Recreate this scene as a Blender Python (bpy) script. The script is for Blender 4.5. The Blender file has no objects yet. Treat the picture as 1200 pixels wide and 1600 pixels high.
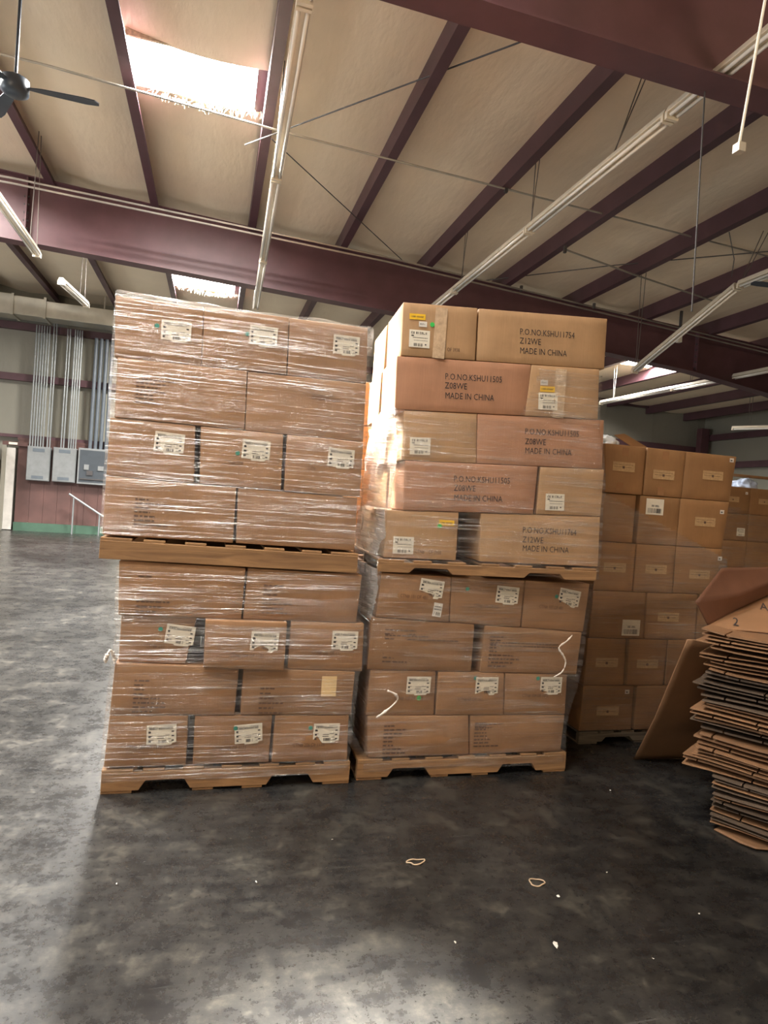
import bpy, bmesh, math, random
from mathutils import Vector, Matrix, Euler, noise
random.seed(7)
C = bpy.context.scene.collection
PI = math.pi

# ------------------------------------------------------------------ camera
cam_data = bpy.data.cameras.new('camera')
cam_data.sensor_fit = 'VERTICAL'
cam_data.sensor_height = 24.0
cam_data.sensor_width = 18.0
cam_data.lens = 15.0
cam_data.clip_start = 0.05
cam = bpy.data.objects.new('camera', cam_data)
C.objects.link(cam)
def cam_matrix(loc, pitch, roll, yaw):
    cp, sp = math.cos(pitch), math.sin(pitch)
    f = Vector((math.sin(yaw) * cp, math.cos(yaw) * cp, sp))
    r = Vector((math.cos(yaw), -math.sin(yaw), 0))
    u = r.cross(f)
    c, s = math.cos(roll), math.sin(roll)
    r2 = c * r + s * u
    u2 = -s * r + c * u
    m = Matrix((r2, u2, -f)).transposed().to_4x4()
    m.translation = Vector(loc)
    return m
cam.matrix_world = cam_matrix((0, 0, 1.5), math.radians(-1.12), math.radians(4.16), math.radians(15.05))
bpy.context.scene.camera = cam

# ------------------------------------------------------------------ world, exposure
w = bpy.data.worlds.new('world')
bpy.context.scene.world = w
w.use_nodes = True
w.node_tree.nodes['Background'].inputs[0].default_value = (0.75, 0.85, 1.0, 1)
w.node_tree.nodes['Background'].inputs[1].default_value = 1.0
vs = bpy.context.scene.view_settings
vs.view_transform = 'Standard'
vs.look = 'None'
vs.gamma = 1.0
vs.use_curve_mapping = False
vs.exposure = 0.42
SKY_E = 230.0            # strength of the sunlit skylight sheets
FILL_E = 620.0          # added fill for an assumed, unseen door behind the photographer (W)
def area(name, loc, rot, sx, sy, power, col):
    l = bpy.data.lights.new(name, 'AREA')
    l.shape = 'RECTANGLE'; l.size = sx; l.size_y = sy; l.energy = power; l.color = col
    o = bpy.data.objects.new(name, l); C.objects.link(o)
    o.location = loc; o.rotation_euler = rot
    return o
# direct sun beam coming through the skylight over the gap between the stacks
sun = area('sunbeam_through_skylight', (-.40, 7.55, 5.86), (0, 0, 0), 1.25, .72, 120.0, (1.0, .93, .80))
sun.data.spread = math.radians(9)
sun.rotation_euler = (Vector((.90, 3.75, 2.10)) - Vector((-.40, 7.55, 5.86))).to_track_quat('-Z', 'Y').to_euler()
pool = area('floor_pool_beam', (1.10, 3.0, 5.85), (0, 0, 0), .3, .3, 22.0, (1.0, .96, .88))  # added narrow beam for the bright floor patch; no skylight stands here
pool.data.spread = math.radians(12)
pool.rotation_euler = (Vector((.41, 1.50, 0)) - Vector((1.10, 3.0, 5.85))).to_track_quat('-Z', 'Y').to_euler()
# added daylight fills for unseen, assumed doors: one behind and left of the camera
area('back_left_fill', (-7.0, -8.8, 2.3), (PI / 2 + .75, 0, -.3), 4.5, 4.0, FILL_E, (1.0, 0.82, 0.62)).data.spread = math.radians(115)
area('back_right_uplight', (7.0, -8.8, 2.3), (PI / 2 + 1.0, 0, 0), 4.5, 4.0, 1500.0, (1.0, .82, .60)).data.spread = math.radians(100)  # added uplight from out of view, brightening the ceiling at right
area('left_side_fill', (-15.8, 6.0, 2.2), (PI / 2 + .3, 0, -PI / 2), 5.0, 4.0, 900.0, (0.86, 0.93, 1.0))  # added fill from out of view, brightening the left floor and ceiling

# ------------------------------------------------------------------ materials
def new_mat(name):
    m = bpy.data.materials.new(name); m.use_nodes = True
    nt = m.node_tree
    return m, nt, nt.nodes, nt.links, nt.nodes['Principled BSDF']
def mapping(N, L, scale, coord='Object', rot=(0, 0, 0)):
    tc = N.new('ShaderNodeTexCoord'); mp = N.new('ShaderNodeMapping')
    mp.inputs['Scale'].default_value = scale; mp.inputs['Rotation'].default_value = rot
    L.new(tc.outputs[coord], mp.inputs[0]); return mp
def noise_n(N, L, vec, scale, detail=4, rough=.55, dist=0):
    n = N.new('ShaderNodeTexNoise'); n.inputs['Scale'].default_value = scale
    n.inputs['Detail'].default_value = detail; n.inputs['Roughness'].default_value = rough
    n.inputs['Distortion'].default_value = dist
    if vec: L.new(vec.outputs[0], n.inputs['Vector'])
    return n
def ramp(N, L, src, stops):
    r = N.new('ShaderNodeValToRGB'); e = r.color_ramp.elements
    while len(e) < len(stops): e.new(.5)
    for i, (p, c) in enumerate(stops):
        e[i].position = p; e[i].color = c if len(c) == 4 else (*c, 1)
    L.new(src, r.inputs[0]); return r
def g(v): return (v, v, v)
def bump(N, L, h, strength, dist, bsdf):
    b = N.new('ShaderNodeBump'); b.inputs['Strength'].default_value = strength; b.inputs['Distance'].default_value = dist
    L.new(h, b.inputs['Height']); L.new(b.outputs[0], bsdf.inputs['Normal']); return b
def simple(name, col, rough=.6, metal=0, var=.12, scale=6, bmp=0, spec=.5):
    m, nt, N, L, B = new_mat(name)
    mp = mapping(N, L, (1, 1, 1))
    n = noise_n(N, L, mp, scale, 6)
    r = ramp(N, L, n.outputs[0], [(.3, tuple(c * (1 - var) for c in col)), (.7, tuple(min(1, c * (1 + var)) for c in col))])
    L.new(r.outputs[0], B.inputs['Base Color'])
    B.inputs['Roughness'].default_value = rough; B.inputs['Metallic'].default_value = metal
    B.inputs['Specular IOR Level'].default_value = spec
    if bmp: bump(N, L, n.outputs[0], .5, bmp, B)
    return m
def cardboard(name, col, rand=.10):
    m, nt, N, L, B = new_mat(name)
    mp = mapping(N, L, (1, 1, 1))
    n = noise_n(N, L, mp, 7, 5)
    mp2 = mapping(N, L, (120, 120, 2))
    n2 = noise_n(N, L, mp2, 2, 2)
    oi = N.new('ShaderNodeObjectInfo')
    a = ramp(N, L, n.outputs[0], [(.25, tuple(c * .86 for c in col)), (.75, tuple(c * 1.1 for c in col))])
    mx = N.new('ShaderNodeMix'); mx.data_type = 'RGBA'; mx.blend_type = 'MULTIPLY'; mx.inputs[0].default_value = 1
    b = ramp(N, L, n2.outputs[0], [(.3, g(.93)), (.7, g(1.0))])
    L.new(a.outputs[0], mx.inputs[6]); L.new(b.outputs[0], mx.inputs[7])
    mx2 = N.new('ShaderNodeMix'); mx2.data_type = 'RGBA'; mx2.blend_type = 'MULTIPLY'; mx2.inputs[0].default_value = 1
    c = ramp(N, L, oi.outputs['Random'], [(0, (1 - rand, 1 - rand * 1.1, 1 - rand * 1.2)), (1, (1 + rand * .4, 1 + rand * .3, 1 + rand * .2))])
    L.new(mx.outputs[2], mx2.inputs[6]); L.new(c.outputs[0], mx2.inputs[7])
    L.new(mx2.outputs[2], B.inputs['Base Color'])
    B.inputs['Roughness'].default_value = .62
    B.inputs['Specular IOR Level'].default_value = .35
    bump(N, L, n2.outputs[0], .25, .002, B)
    return m
M = {}
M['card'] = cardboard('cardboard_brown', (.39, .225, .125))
M['card_red'] = cardboard('cardboard_reddish', (.44, .225, .13), .04)
M['card_tan'] = cardboard('cardboard_tan', (.46, .28, .145), .05)
M['card_lo'] = cardboard('cardboard_brown_shaded', (.33, .18, .09))  # carton brown darkened: dimmer light on the lower loads is put into the colour
M['card_rear'] = cardboard('cardboard_golden', (.32, .168, .070))
M['card_flat'] = cardboard('cardboard_flattened', (.30, .165, .085), .3)
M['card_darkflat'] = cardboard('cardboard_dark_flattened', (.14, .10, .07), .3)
M['card_flap'] = cardboard('cardboard_flap_redbrown', (.15, .065, .036), .05)
M['wood'] = None
def wood(name, c1, c2):
    m, nt, N, L, B = new_mat(name)
    mp = mapping(N, L, (1.2, 14, 14))
    n = noise_n(N, L, mp, 2.2, 8, .6, 1.2)
    r = ramp(N, L, n.outputs[0], [(.3, c1), (.68, c2)])
    L.new(r.outputs[0], B.inputs['Base Color']); B.inputs['Roughness'].default_value = .75
    bump(N, L, n.outputs[0], .4, .003, B)
    return m
M['wood'] = wood('pallet_wood', (.19, .098, .043), (.37, .205, .088))
M['wood_grey'] = wood('old_pallet_wood', (.10, .085, .065), (.26, .21, .15))
M['paper'] = simple('label_paper', (.78, .72, .60), .5, var=.04, scale=30)
M['cream'] = simple('cream_paper', (.80, .58, .30), .6, var=.03)
M['ink'] = simple('black_ink', (.035, .03, .03), .6, var=.2)
M['inkfade'] = simple('faded_ink', (.12, .065, .04), .7, var=.3, scale=90)
M['yellow'] = simple('yellow_sticker', (.85, .52, .03), .4, var=.05)
M['green'] = simple('green_sticker', (.05, .55, .10), .4, var=.05)
M['teal'] = simple('teal_sticker', (.03, .28, .20), .5, var=.1)
M['tag'] = simple('white_tag', (.72, .68, .62), .5, var=.04)
M['strip'] = simple('document_pouch', (.50, .33, .17), .25, var=.14, scale=60)
M['browntape'] = simple('brown_tape', (.33, .17, .08), .25, var=.1)
M['cleartape'] = simple('clear_tape', (.56, .40, .26), .12, var=.2, scale=30, bmp=.004)
M['maroon'] = simple('red_oxide_paint', (.105, .046, .053), .5, var=.15, scale=3)
M['purlin'] = simple('purlin_paint', (.085, .040, .048), .5, var=.2, scale=2)
M['fixture'] = simple('fixture_white_paint', (.74, .66, .52), .35, var=.06)
M['tube'] = simple('glass_tube', (.86, .82, .74), .15, var=.02)
M['wire'] = simple('dark_wire', (.06, .055, .055), .5)
M['chain'] = simple('steel_chain', (.20, .18, .16), .4, .7)
M['rod'] = simple('galvanised_rod', (.50, .47, .42), .35, .8)
M['galv'] = simple('galvanised_duct', (.58, .56, .48), .38, .9, var=.18, scale=1.8)
M['panelgrey'] = simple('panel_grey_paint', (.20, .21, .21), .5, var=.12)
M['paneldark'] = simple('panel_dark', (.045, .055, .065), .6)
M['conduit'] = simple('conduit_steel', (.30, .32, .32), .45, .6)
M['conduitdark'] = simple('conduit_grey_plastic', (.10, .12, .14), .5)
M['redpanel'] = simple('red_brown_panelling', (.095, .045, .038), .6, var=.25, scale=2)
M['greenbase'] = simple('green_painted_kerb', (.045, .10, .065), .6)
M['pale'] = simple('pale_door_paint', (.52, .50, .46), .6)
M['bag'] = simple('pale_blue_plastic_bag', (.52, .62, .80), .25, var=.1, scale=12)
M['bagw'] = simple('milky_plastic_bag', (.72, .76, .78), .2, var=.1, scale=12)
M['fan'] = simple('fan_dark', (.045, .06, .08), .4)
M['rubber'] = simple('tan_rubber', (.55, .40, .26), .5)
M['scrap'] = simple('paper_scrap', (.70, .66, .58), .6)
M['fringe'] = simple('torn_insulation', (.60, .54, .40), .9, var=.25, scale=40)

def insulation(name, col, sheen=.5):
    m, nt, N, L, B = new_mat(name)
    mp = mapping(N, L, (1, 1, 1)); n = noise_n(N, L, mp, .5, 5, .6)
    r = ramp(N, L, n.outputs[0], [(.3, tuple(c * .9 for c in col)), (.7, tuple(c * 1.05 for c in col))])
    L.new(r.outputs[0], B.inputs['Base Color']); B.inputs['Roughness'].default_value = sheen
    mp2 = mapping(N, L, (6, 2, 2)); n2 = noise_n(N, L, mp2, 1.4, 4)
    bump(N, L, n2.outputs[0], .3, .03, B)
    return m
M['insul'] = insulation('vinyl_ceiling_insulation', (.88, .74, .55))
M['wallins'] = insulation('vinyl_wall_insulation', (.25, .24, .195))
def skylight_mat(name='sunlit_skylight_sheet', f=1.0):
    m, nt, N, L, B = new_mat(name)
    e = N.new('ShaderNodeEmission'); e.inputs[0].default_value = (1, .97, .92, 1); e.inputs[1].default_value = SKY_E * f
    L.new(e.outputs[0], N['Material Output'].inputs[0]); return m
M['sky'] = skylight_mat()
M['sky_dim'] = skylight_mat('fill_skylight_sheet', .25)  # weaker glow for unseen skylights added as fill
def floor_mat():
    m, nt, N, L, B = new_mat('sealed_dirty_concrete')
    mp = mapping(N, L, (1, 1, 1))
    big = noise_n(N, L, mp, .55, 6, .6, .6)
    mid = noise_n(N, L, mp, 4.5, 12, .80, .1)
    fine = noise_n(N, L, mp, 38, 5, .7)
    mps = mapping(N, L, (.9, 5.0, 1), rot=(0, 0, .9)); scr = noise_n(N, L, mps, 3.5, 9, .75)
    mps2 = mapping(N, L, (.6, 14, 1), rot=(0, 0, -.55)); scr2 = noise_n(N, L, mps2, 4, 4, .6)
    def mix(a, b, f, t='MIX'):
        x = N.new('ShaderNodeMix'); x.data_type = 'RGBA'; x.blend_type = t
        if isinstance(f, float): x.inputs[0].default_value = f
        else: L.new(f, x.inputs[0])
        L.new(a, x.inputs[6]); L.new(b, x.inputs[7]); return x.outputs[2]
    c1 = ramp(N, L, mid.outputs[0], [(.40, (.010, .010, .011)), (.53, (.030, .029, .027)), (.66, (.125, .113, .088))])
    c2 = ramp(N, L, scr.outputs[0], [(.42, (.016, .016, .017)), (.64, (.055, .052, .046))])
    a = mix(c1.outputs[0], c2.outputs[0], .42)
    bm = ramp(N, L, big.outputs[0], [(.36, g(.38)), (.64, g(1.45))])
    a = mix(a, bm.outputs[0], 1.0, 'MULTIPLY')
    s2 = ramp(N, L, scr2.outputs[0], [(.66, g(0)), (.74, g(1))])
    cc = N.new('ShaderNodeRGB'); cc.outputs[0].default_value = (.14, .135, .12, 1)
    f2 = N.new('ShaderNodeMath'); f2.operation = 'MULTIPLY'; f2.inputs[1].default_value = .35; L.new(s2.outputs[0], f2.inputs[0])
    a = mix(a, cc.outputs[0], f2.outputs[0])
    L.new(a, B.inputs['Base Color'])
    rr = ramp(N, L, mid.outputs[0], [(.35, g(.20)), (.7, g(.42))])
    fr = ramp(N, L, fine.outputs[0], [(.3, g(.85)), (.7, g(1.15))])
    mm = mix(rr.outputs[0], fr.outputs[0], 1.0, 'MULTIPLY')
    L.new(mm, B.inputs['Roughness'])
    B.inputs['Specular IOR Level'].default_value = .55
    bump(N, L, fine.outputs[0], .12, .004, B)
    return m
M['floor'] = floor_mat()
def film_mat(name, base, amt, rough=.2, milky=.45, slant=.03):
    m, nt, N, L, B = new_mat(name)
    tr = N.new('ShaderNodeBsdfTransparent'); tr.inputs[0].default_value = (.97, .965, .955, 1)
    mp = mapping(N, L, (1.2, 90, 1), 'UV', (0, 0, slant)); s1 = noise_n(N, L, mp, 1.0, 4, .6, .3)
    mp2 = mapping(N, L, (2.4, 28, 1), 'UV', (0, 0, -slant * 3)); s2 = noise_n(N, L, mp2, 1.0, 5, .62, .6)
    mp3 = mapping(N, L, (2.2, 4.0, 1), 'UV'); patch = noise_n(N, L, mp3, 1.0, 4, .6, .5)
    r1 = ramp(N, L, s1.outputs[0], [(.49, g(0)), (.68, g(1))])
    r2 = ramp(N, L, s2.outputs[0], [(.48, g(0)), (.75, g(1))])
    rp = ramp(N, L, patch.outputs[0], [(.35, g(.25)), (.65, g(1))])
    ad = N.new('ShaderNodeMath'); ad.operation = 'ADD'; L.new(r1.outputs[0], ad.inputs[0]); L.new(r2.outputs[0], ad.inputs[1])
    mu = N.new('ShaderNodeMath'); mu.operation = 'MULTIPLY'; L.new(ad.outputs[0], mu.inputs[0]); L.new(rp.outputs[0], mu.inputs[1])
    ma = N.new('ShaderNodeMath'); ma.operation = 'MULTIPLY_ADD'; L.new(mu.outputs[0], ma.inputs[0]); ma.inputs[1].default_value = amt; ma.inputs[2].default_value = base
    ma.use_clamp = True
    gl = N.new('ShaderNodeBsdfGlossy'); gl.inputs['Roughness'].default_value = rough; gl.inputs[0].default_value = (.95, .93, .9, 1)
    df = N.new('ShaderNodeBsdfDiffuse'); df.inputs[0].default_value = (.88, .84, .78, 1)
    tl = N.new('ShaderNodeBsdfTranslucent'); tl.inputs[0].default_value = (.8, .8, .78, 1)
    md = N.new('ShaderNodeMixShader'); md.inputs[0].default_value = .4; L.new(df.outputs[0], md.inputs[1]); L.new(tl.outputs[0], md.inputs[2])
    mg = N.new('ShaderNodeMixShader'); mg.inputs[0].default_value = milky; L.new(gl.outputs[0], mg.inputs[1]); L.new(md.outputs[0], mg.inputs[2])
    b = N.new('ShaderNodeBump'); b.inputs['Strength'].default_value = 1.0; b.inputs['Distance'].default_value = .006
    L.new(ad.outputs[0], b.inputs['Height'])
    for x in (gl, df): L.new(b.outputs[0], x.inputs['Normal'])
    mx = N.new('ShaderNodeMixShader'); L.new(ma.outputs[0], mx.inputs[0]); L.new(tr.outputs[0], mx.inputs[1]); L.new(mg.outputs[0], mx.inputs[2])
    L.new(mx.outputs[0], N['Material Output'].inputs[0])
    N.remove(B)
    return m
M['film'] = film_mat('stretch_film', .04, .46)
M['film_thin'] = film_mat('stretch_film_thin', .04, .44, slant=-.04)
M['film_rear'] = film_mat('stretch_film_dusty', .10, .35, .25, .55, slant=-.04)
M['film_loose'] = film_mat('stretch_film_loose', .50, .45, .2, .7)

# ------------------------------------------------------------------ helpers
def link(name, me, parent=None, mat=None):
    o = bpy.data.objects.new(name, me); C.objects.link(o)
    if parent: o.parent = parent
    if mat and hasattr(me, 'materials') and not me.materials: me.materials.append(mat)
    return o
def obj(name, bm, mat, parent=None, smooth=False):
    me = bpy.data.meshes.new(name); bm.normal_update(); bm.to_mesh(me); bm.free()
    me.materials.append(mat)
    if smooth:
        for p in me.polygons: p.use_smooth = True
    return link(name, me, parent)
def tag(o, label=None, cat=None, group=None, kind=None):
    if label: o['label'] = label
    if cat: o['category'] = cat
    if group: o['group'] = group
    if kind: o['kind'] = kind
    return o
def empty(name, loc=(0, 0, 0), rot=(0, 0, 0)):
    o = bpy.data.objects.new(name, None); C.objects.link(o); o.location = loc; o.rotation_euler = rot
    o.empty_display_size = .1
    return o
def bx(bm, x0, x1, y0, y1, z0, z1):
    vs_ = [bm.verts.new(p) for p in ((x0, y0, z0), (x1, y0, z0), (x1, y1, z0), (x0, y1, z0), (x0, y0, z1), (x1, y0, z1), (x1, y1, z1), (x0, y1, z1))]
    for f in ((0, 3, 2, 1), (4, 5, 6, 7), (0, 1, 5, 4), (1, 2, 6, 5), (2, 3, 7, 6), (3, 0, 4, 7)): bm.faces.new([vs_[i] for i in f])
    return vs_
def box(*a):
    bm = bmesh.new(); bx(bm, *a); return bm
def tube(bm, pts, r, n=8, cap=True):
    rings = []
    for i, p in enumerate(pts):
        p = Vector(p); a = Vector(pts[max(i - 1, 0)]); b = Vector(pts[min(i + 1, len(pts) - 1)]); d = (b - a).normalized()
        up = Vector((0, 0, 1)) if abs(d.z) < .9 else Vector((1, 0, 0))
        s = d.cross(up).normalized(); t = s.cross(d)
        rr = r[i] if isinstance(r, (list, tuple)) else r
        rings.append([bm.verts.new(p + rr * (math.cos(2 * PI * k / n) * s + math.sin(2 * PI * k / n) * t)) for k in range(n)])
    for a, b in zip(rings, rings[1:]):
        for k in range(n): bm.faces.new((a[k], a[(k + 1) % n], b[(k + 1) % n], b[k]))
    if cap: bm.faces.new(rings[0][::-1]); bm.faces.new(rings[-1])
    return bm
def bevel(o, wd=.003, seg=2):
    m = o.modifiers.new('bevel', 'BEVEL'); m.width = wd; m.segments = seg; m.limit_method = 'ANGLE'; m.angle_limit = .7
    return o
def prism(poly, h, axis='z'):
    """poly: list of (a,b); extruded by h along axis"""
    bm = bmesh.new()
    f = (lambda a, b, c: (a, b, c)) if axis == 'z' else ((lambda a, b, c: (a, c, b)) if axis == 'y' else (lambda a, b, c: (c, a, b)))
    lo = [bm.verts.new(f(a, b, 0)) for a, b in poly]; hi = [bm.verts.new(f(a, b, h)) for a, b in poly]
    n = len(poly)
    bm.faces.new(lo[::-1]); bm.faces.new(hi)
    for i in range(n): bm.faces.new((lo[i], lo[(i + 1) % n], hi[(i + 1) % n], hi[i]))
    bmesh.ops.recalc_face_normals(bm, faces=bm.faces[:])
    return bm

# ------------------------------------------------------------------ setting
def roof_z(x): return 6.06 - .054 * x        # underside of the roof deck
XL, XR, YB, YF = -16.0, 16.4, -9.0, 18.8
tag(obj('floor', box(XL - .3, XR + .3, YB - .3, YF + .3, -.15, 0), M['floor']), 'dark stained sealed concrete warehouse floor', 'floor', kind='structure')
def wall(name, bm, label): return tag(obj(name, bm, M['wallins']), label, 'wall', kind='structure')
wf = wall('wall_front', box(XL, XR, YF, YF + .15, 0, 6.9), 'pale insulated far end wall of the warehouse')
wr = wall('wall_right', box(XR, XR + .15, YB, YF, 0, 6.9), 'dim insulated side wall at the right end of the warehouse')
wl = wall('wall_left', box(XL - .15, XL, YB, YF, 0, 7.2), 'insulated side wall left of the frame')
wb = wall('wall_back', box(XL, XR, YB - .15, YB, 0, 7.2), 'insulated wall behind the photographer')
for z0, z1 in ((5.22, 5.40), (3.90, 4.08), (2.42, 2.50)):
    obj('wall_girt', box(XL, XR, YF - .16, YF - .001, z0, z1), M['purlin'], wf)
for z0, z1 in ((3.35, 3.55), (2.0, 2.2), (4.3, 4.5)):
    obj('wall_girt', box(XR - .16, XR - .001, YB, YF, z0, z1), M['purlin'], wr)
x = XL + 1.0
while x < XR:                                   # vertical seams of the wall insulation
    obj('seam_strip', box(x - .015, x + .015, YF - .012, YF - .001, 2.5, 6.5), M['wallins'], wf); x += 1.83

# skylights: (bay start x, y0, y1); those out of view are added to light the hall
PX = [.34 + 1.52 * k for k in range(-10, 11)]
SKY = [(-1, 7.18, 8.0, None), (-1, 14.35, 15.55, None), (-2, .2, 1.2, .28), (-1, 2.4, 3.3, .25), (-4, 7.0, 9.0, None), (-8, 12.0, 13.0, None),
       (6, 13.75, 14.6, None), (3, -6.5, -5.6, .25), (-3, -4.4, -3.6, .25), (-8, 1.0, 1.9, None), (-7, 8.0, 8.9, None)]
ceil = obj('ceiling', bmesh.new(), M['insul'])
me = ceil.data
bm = bmesh.new()
v = [bm.verts.new(p) for p in ((XL, YB, roof_z(XL) + .12), (XR, YB, roof_z(XR) + .12), (XR, YF, roof_z(XR) + .12), (XL, YF, roof_z(XL) + .12))]
bm.faces.new(v[::-1]); r_ = bmesh.ops.extrude_face_region(bm, geom=bm.faces[:])
for e in r_['geom']:
    if isinstance(e, bmesh.types.BMVert): e.co.z += .05
bmesh.ops.recalc_face_normals(bm, faces=bm.faces[:]); bm.to_mesh(me); bm.free()
tag(ceil, 'sloping roof lined with sagging tan vinyl insulation', 'ceiling', kind='structure')
def ins_panel(x0, x1, y0, y1):
    bm = bmesh.new(); nx = 8; ny = max(2, int((y1 - y0) / .12)); grid = []
    for j in range(ny + 1):
        y = y0 + (y1 - y0) * j / ny; row = []
        for i in range(nx + 1):
            u = i / nx; x = x0 + (x1 - x0) * u
            s = math.sin(PI * u)
            n = noise.noise(Vector((x * .9, y * .55, 3.1)))
            seam = math.exp(-((((y + 40) % 1.83) - .9 - .25 * s) / .05) ** 2)
            z = roof_z(x) - .01 - s * (.07 + .035 * n) - .010 * seam * s
            row.append(bm.verts.new((x, y, z)))
        grid.append(row)
    for j in range(ny):
        for i in range(nx): bm.faces.new((grid[j][i], grid[j + 1][i], grid[j + 1][i + 1], grid[j][i + 1]))
    obj('insulation_panel', bm, M['insul'], ceil, True)
nw = 0
for k in range(len(PX) - 1):
    kk = k - 10
    cuts = sorted([s for s in SKY if s[0] == kk], key=lambda s: s[1])
    y = YB
    for s in cuts:
        ins_panel(PX[k], PX[k + 1], y, s[1]); y = s[2]
    ins_panel(PX[k], PX[k + 1], y, YF)
for (kk, y0, y1, dim) in SKY:
    nw += 1
    x0, x1 = PX[kk + 10] + .06, PX[kk + 11] - .06
    wn = tag(empty('window_%d' % nw, ((x0 + x1) / 2, (y0 + y1) / 2, roof_z((x0 + x1) / 2))), 'bright sunlit skylight sheet set in the tan insulated ceiling', 'skylight', kind='structure')
    cx, cy, cz = wn.location
    bm = bmesh.new(); n = 10; lo = []; hi = []
    for i in range(n + 1):
        u = i / n; x = x0 + (x1 - x0) * u - cx
        z = roof_z(x + cx) - cz + .02 - .05 * math.sin(PI * u)
        a = .07 * math.sin(PI * u)
        lo.append(bm.verts.new((x, y0 - cy + .02, z))); hi.append(bm.verts.new((x, y1 - cy - .02, z)))
    for i in range(n): bm.faces.new((lo[i], hi[i], hi[i + 1], lo[i + 1]))
    obj('pane', bm, M['sky_dim'] if dim else M['sky'], wn)
    bm = bmesh.new()
    for (a0, a1, b0, b1) in ((x0 - cx - .05, x1 - cx + .05, y0 - cy - .03, y0 - cy + .0), (x0 - cx - .05, x1 - cx + .05, y1 - cy, y1 - cy + .03)):
        bx(bm, a0, a1, b0, b1, -.05, .06)
    obj('window_frame', bm, M['fringe'], wn)
    if nw <= 2:                                  # torn insulation hanging at the edge
        bm = bmesh.new(); rnd = random.Random(nw)
        for i in range(150):
            u = rnd.random() ** .6; x = x0 + (x1 - x0) * u - cx; y = y1 - cy + rnd.uniform(-.03, .05); L_ = rnd.uniform(.02, .10)
            a = rnd.uniform(-.05, .05); b = rnd.uniform(-.05, .05); z = -.03 - .06 * math.sin(PI * u)
            p = [bm.verts.new((x, y, z)), bm.verts.new((x + .012, y, z)), bm.verts.new((x + a, y + b, z - L_))]
            bm.faces.new(p)
        o = obj('torn_fringe', bm, M['fringe'], wn); o['kind'] = 'stuff'

def purlin(x):
    zt = roof_z(x); d, fl, t = .27, .11, .004
    sg = 1
    poly = [(-fl, 0), (0, 0), (0, -d + t), (fl, -d + t), (fl, -d + .025), (fl + t, -d + .025), (fl + t, -d), (-t, -d), (-t, -t), (-fl, -t)]
    bm = prism(poly, YF - YB, 'y')
    o = obj('roof_purlin', bm, M['purlin']); o.location = (x - fl / 2, YB, zt)
    return o
names_p = {0: 'dark steel roof purlin running beside the long tube light above the left pallet stack',
           1: 'second dark purlin right of the tube light over the left stack'}
for k, x in enumerate(PX):
    o = purlin(x)
    tag(o, 'dark maroon roof purlin running away under the tan insulation, one of the parallel row', 'roof beam', 'parallel roof purlins', 'structure')

def rafter(y, prof, label, splice=None):
    e = tag(empty('roof_beam', (0, y, 0)), label, 'roof beam', kind='structure')
    top = [(px_, roof_z(px_) - .25) for px_, _ in prof]
    # web
    poly = [(p[0], p[1]) for p in prof] + [t for t in reversed(top)]
    bm = prism([(a, b) for a, b in poly], .012, 'y'); o = obj('beam_web', bm, M['maroon'], e); o.location = (0, -.006, 0)
    for nm, pts, dz in (('bottom_flange', prof, -.014), ('top_flange', top, .0)):
        bm = bmesh.new(); rows = []
        for (a, b) in pts:
            rows.append([bm.verts.new((a, yy, b + zz)) for yy, zz in ((-.125, dz - .002), (.125, dz - .002), (.125, dz + .012), (-.125, dz + .012))])
        for r1, r2 in zip(rows, rows[1:]):
            for i in range(4): bm.faces.new((r1[i], r1[(i + 1) % 4], r2[(i + 1) % 4], r2[i]))
        bm.faces.new(rows[0]); bm.faces.new(rows[-1][::-1])
        bmesh.ops.recalc_face_normals(bm, faces=bm.faces[:])
        obj(nm, bm, M['maroon'], e)
    for sx in (splice or []):
        zb = [b0 + (b1 - b0) * (sx - a0) / (a1 - a0) for (a0, b0), (a1, b1) in zip(prof, prof[1:]) if a0 <= sx <= a1][0]
        pl = obj('splice_plate', box(sx - .012, sx + .012, -.11, .11, zb, roof_z(sx) - .26), M['maroon'], e)
        bm = bmesh.new()
        for i in range(6):
            z = zb + .08 + i * .12
            for yy in (-.07,):
                bm2 = tube(bm, [(sx - .035, yy, z), (sx + .035, yy, z)], .016, 6)
        obj('bolts', bm, M['wire'], pl)
    return e
far_prof = [(XL, 5.45), (-3.4, 5.02), (2.7, 4.80), (7.2, 4.64), (9.1, 4.52), (11.1, 4.28), (XR, 3.3)]
rafter(11.0, far_prof, 'long maroon steel rafter crossing the hall behind the pallet stacks', (9.2, -3.0, -7.0))
rafter(4.15, [(XL, 5.3), (0, 4.86), (4.0, 4.80), (7.2, 4.64), (9.1, 4.52), (11.1, 4.28), (XR, 3.3)], 'nearest maroon steel rafter overhead at the top right corner', (9.2,))
rafter(-3.2, far_prof, 'maroon steel rafter behind the photographer')
for y, nm in ((11.0, 'steel column under the far end of the long rafter by the right wall'), (4.15, 'steel column carrying the nearest rafter by the right wall'), (18.45, 'dark steel corner column at the far right corner')):
    bm = bmesh.new(); bx(bm, 15.9, 16.2, y - .12, y + .12, 0, 4.7)
    tag(obj('steel_column', bm, M['maroon']), nm, 'column', kind='structure')

# galvanised duct on the far wall
dt = tag(empty('air_duct', (0, 17.6, 5.36)), 'long galvanised rectangular air duct high on the far wall', 'duct')
for a, b, z0, z1 in ((-9.0, -5.02, 0, .49), (-5.0, -4.30, .01, .46), (-4.28, -.5, .02, .42)):
    o = bevel(obj('duct_section', box(a, b, 0, .6, z0, z1), M['galv'], dt), .01)
for a in (-5.01, -4.29):
    obj('duct_flange', box(a - .03, a + .03, -.03, .63, -.02, .50), M['galv'], dt)
for a in (-8, -5.6, -3, -1.2):
    obj('duct_hanger', box(a, a + .03, .28, .32, .49, roof_z(a) - 5.36), M['rod'], dt)

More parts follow.
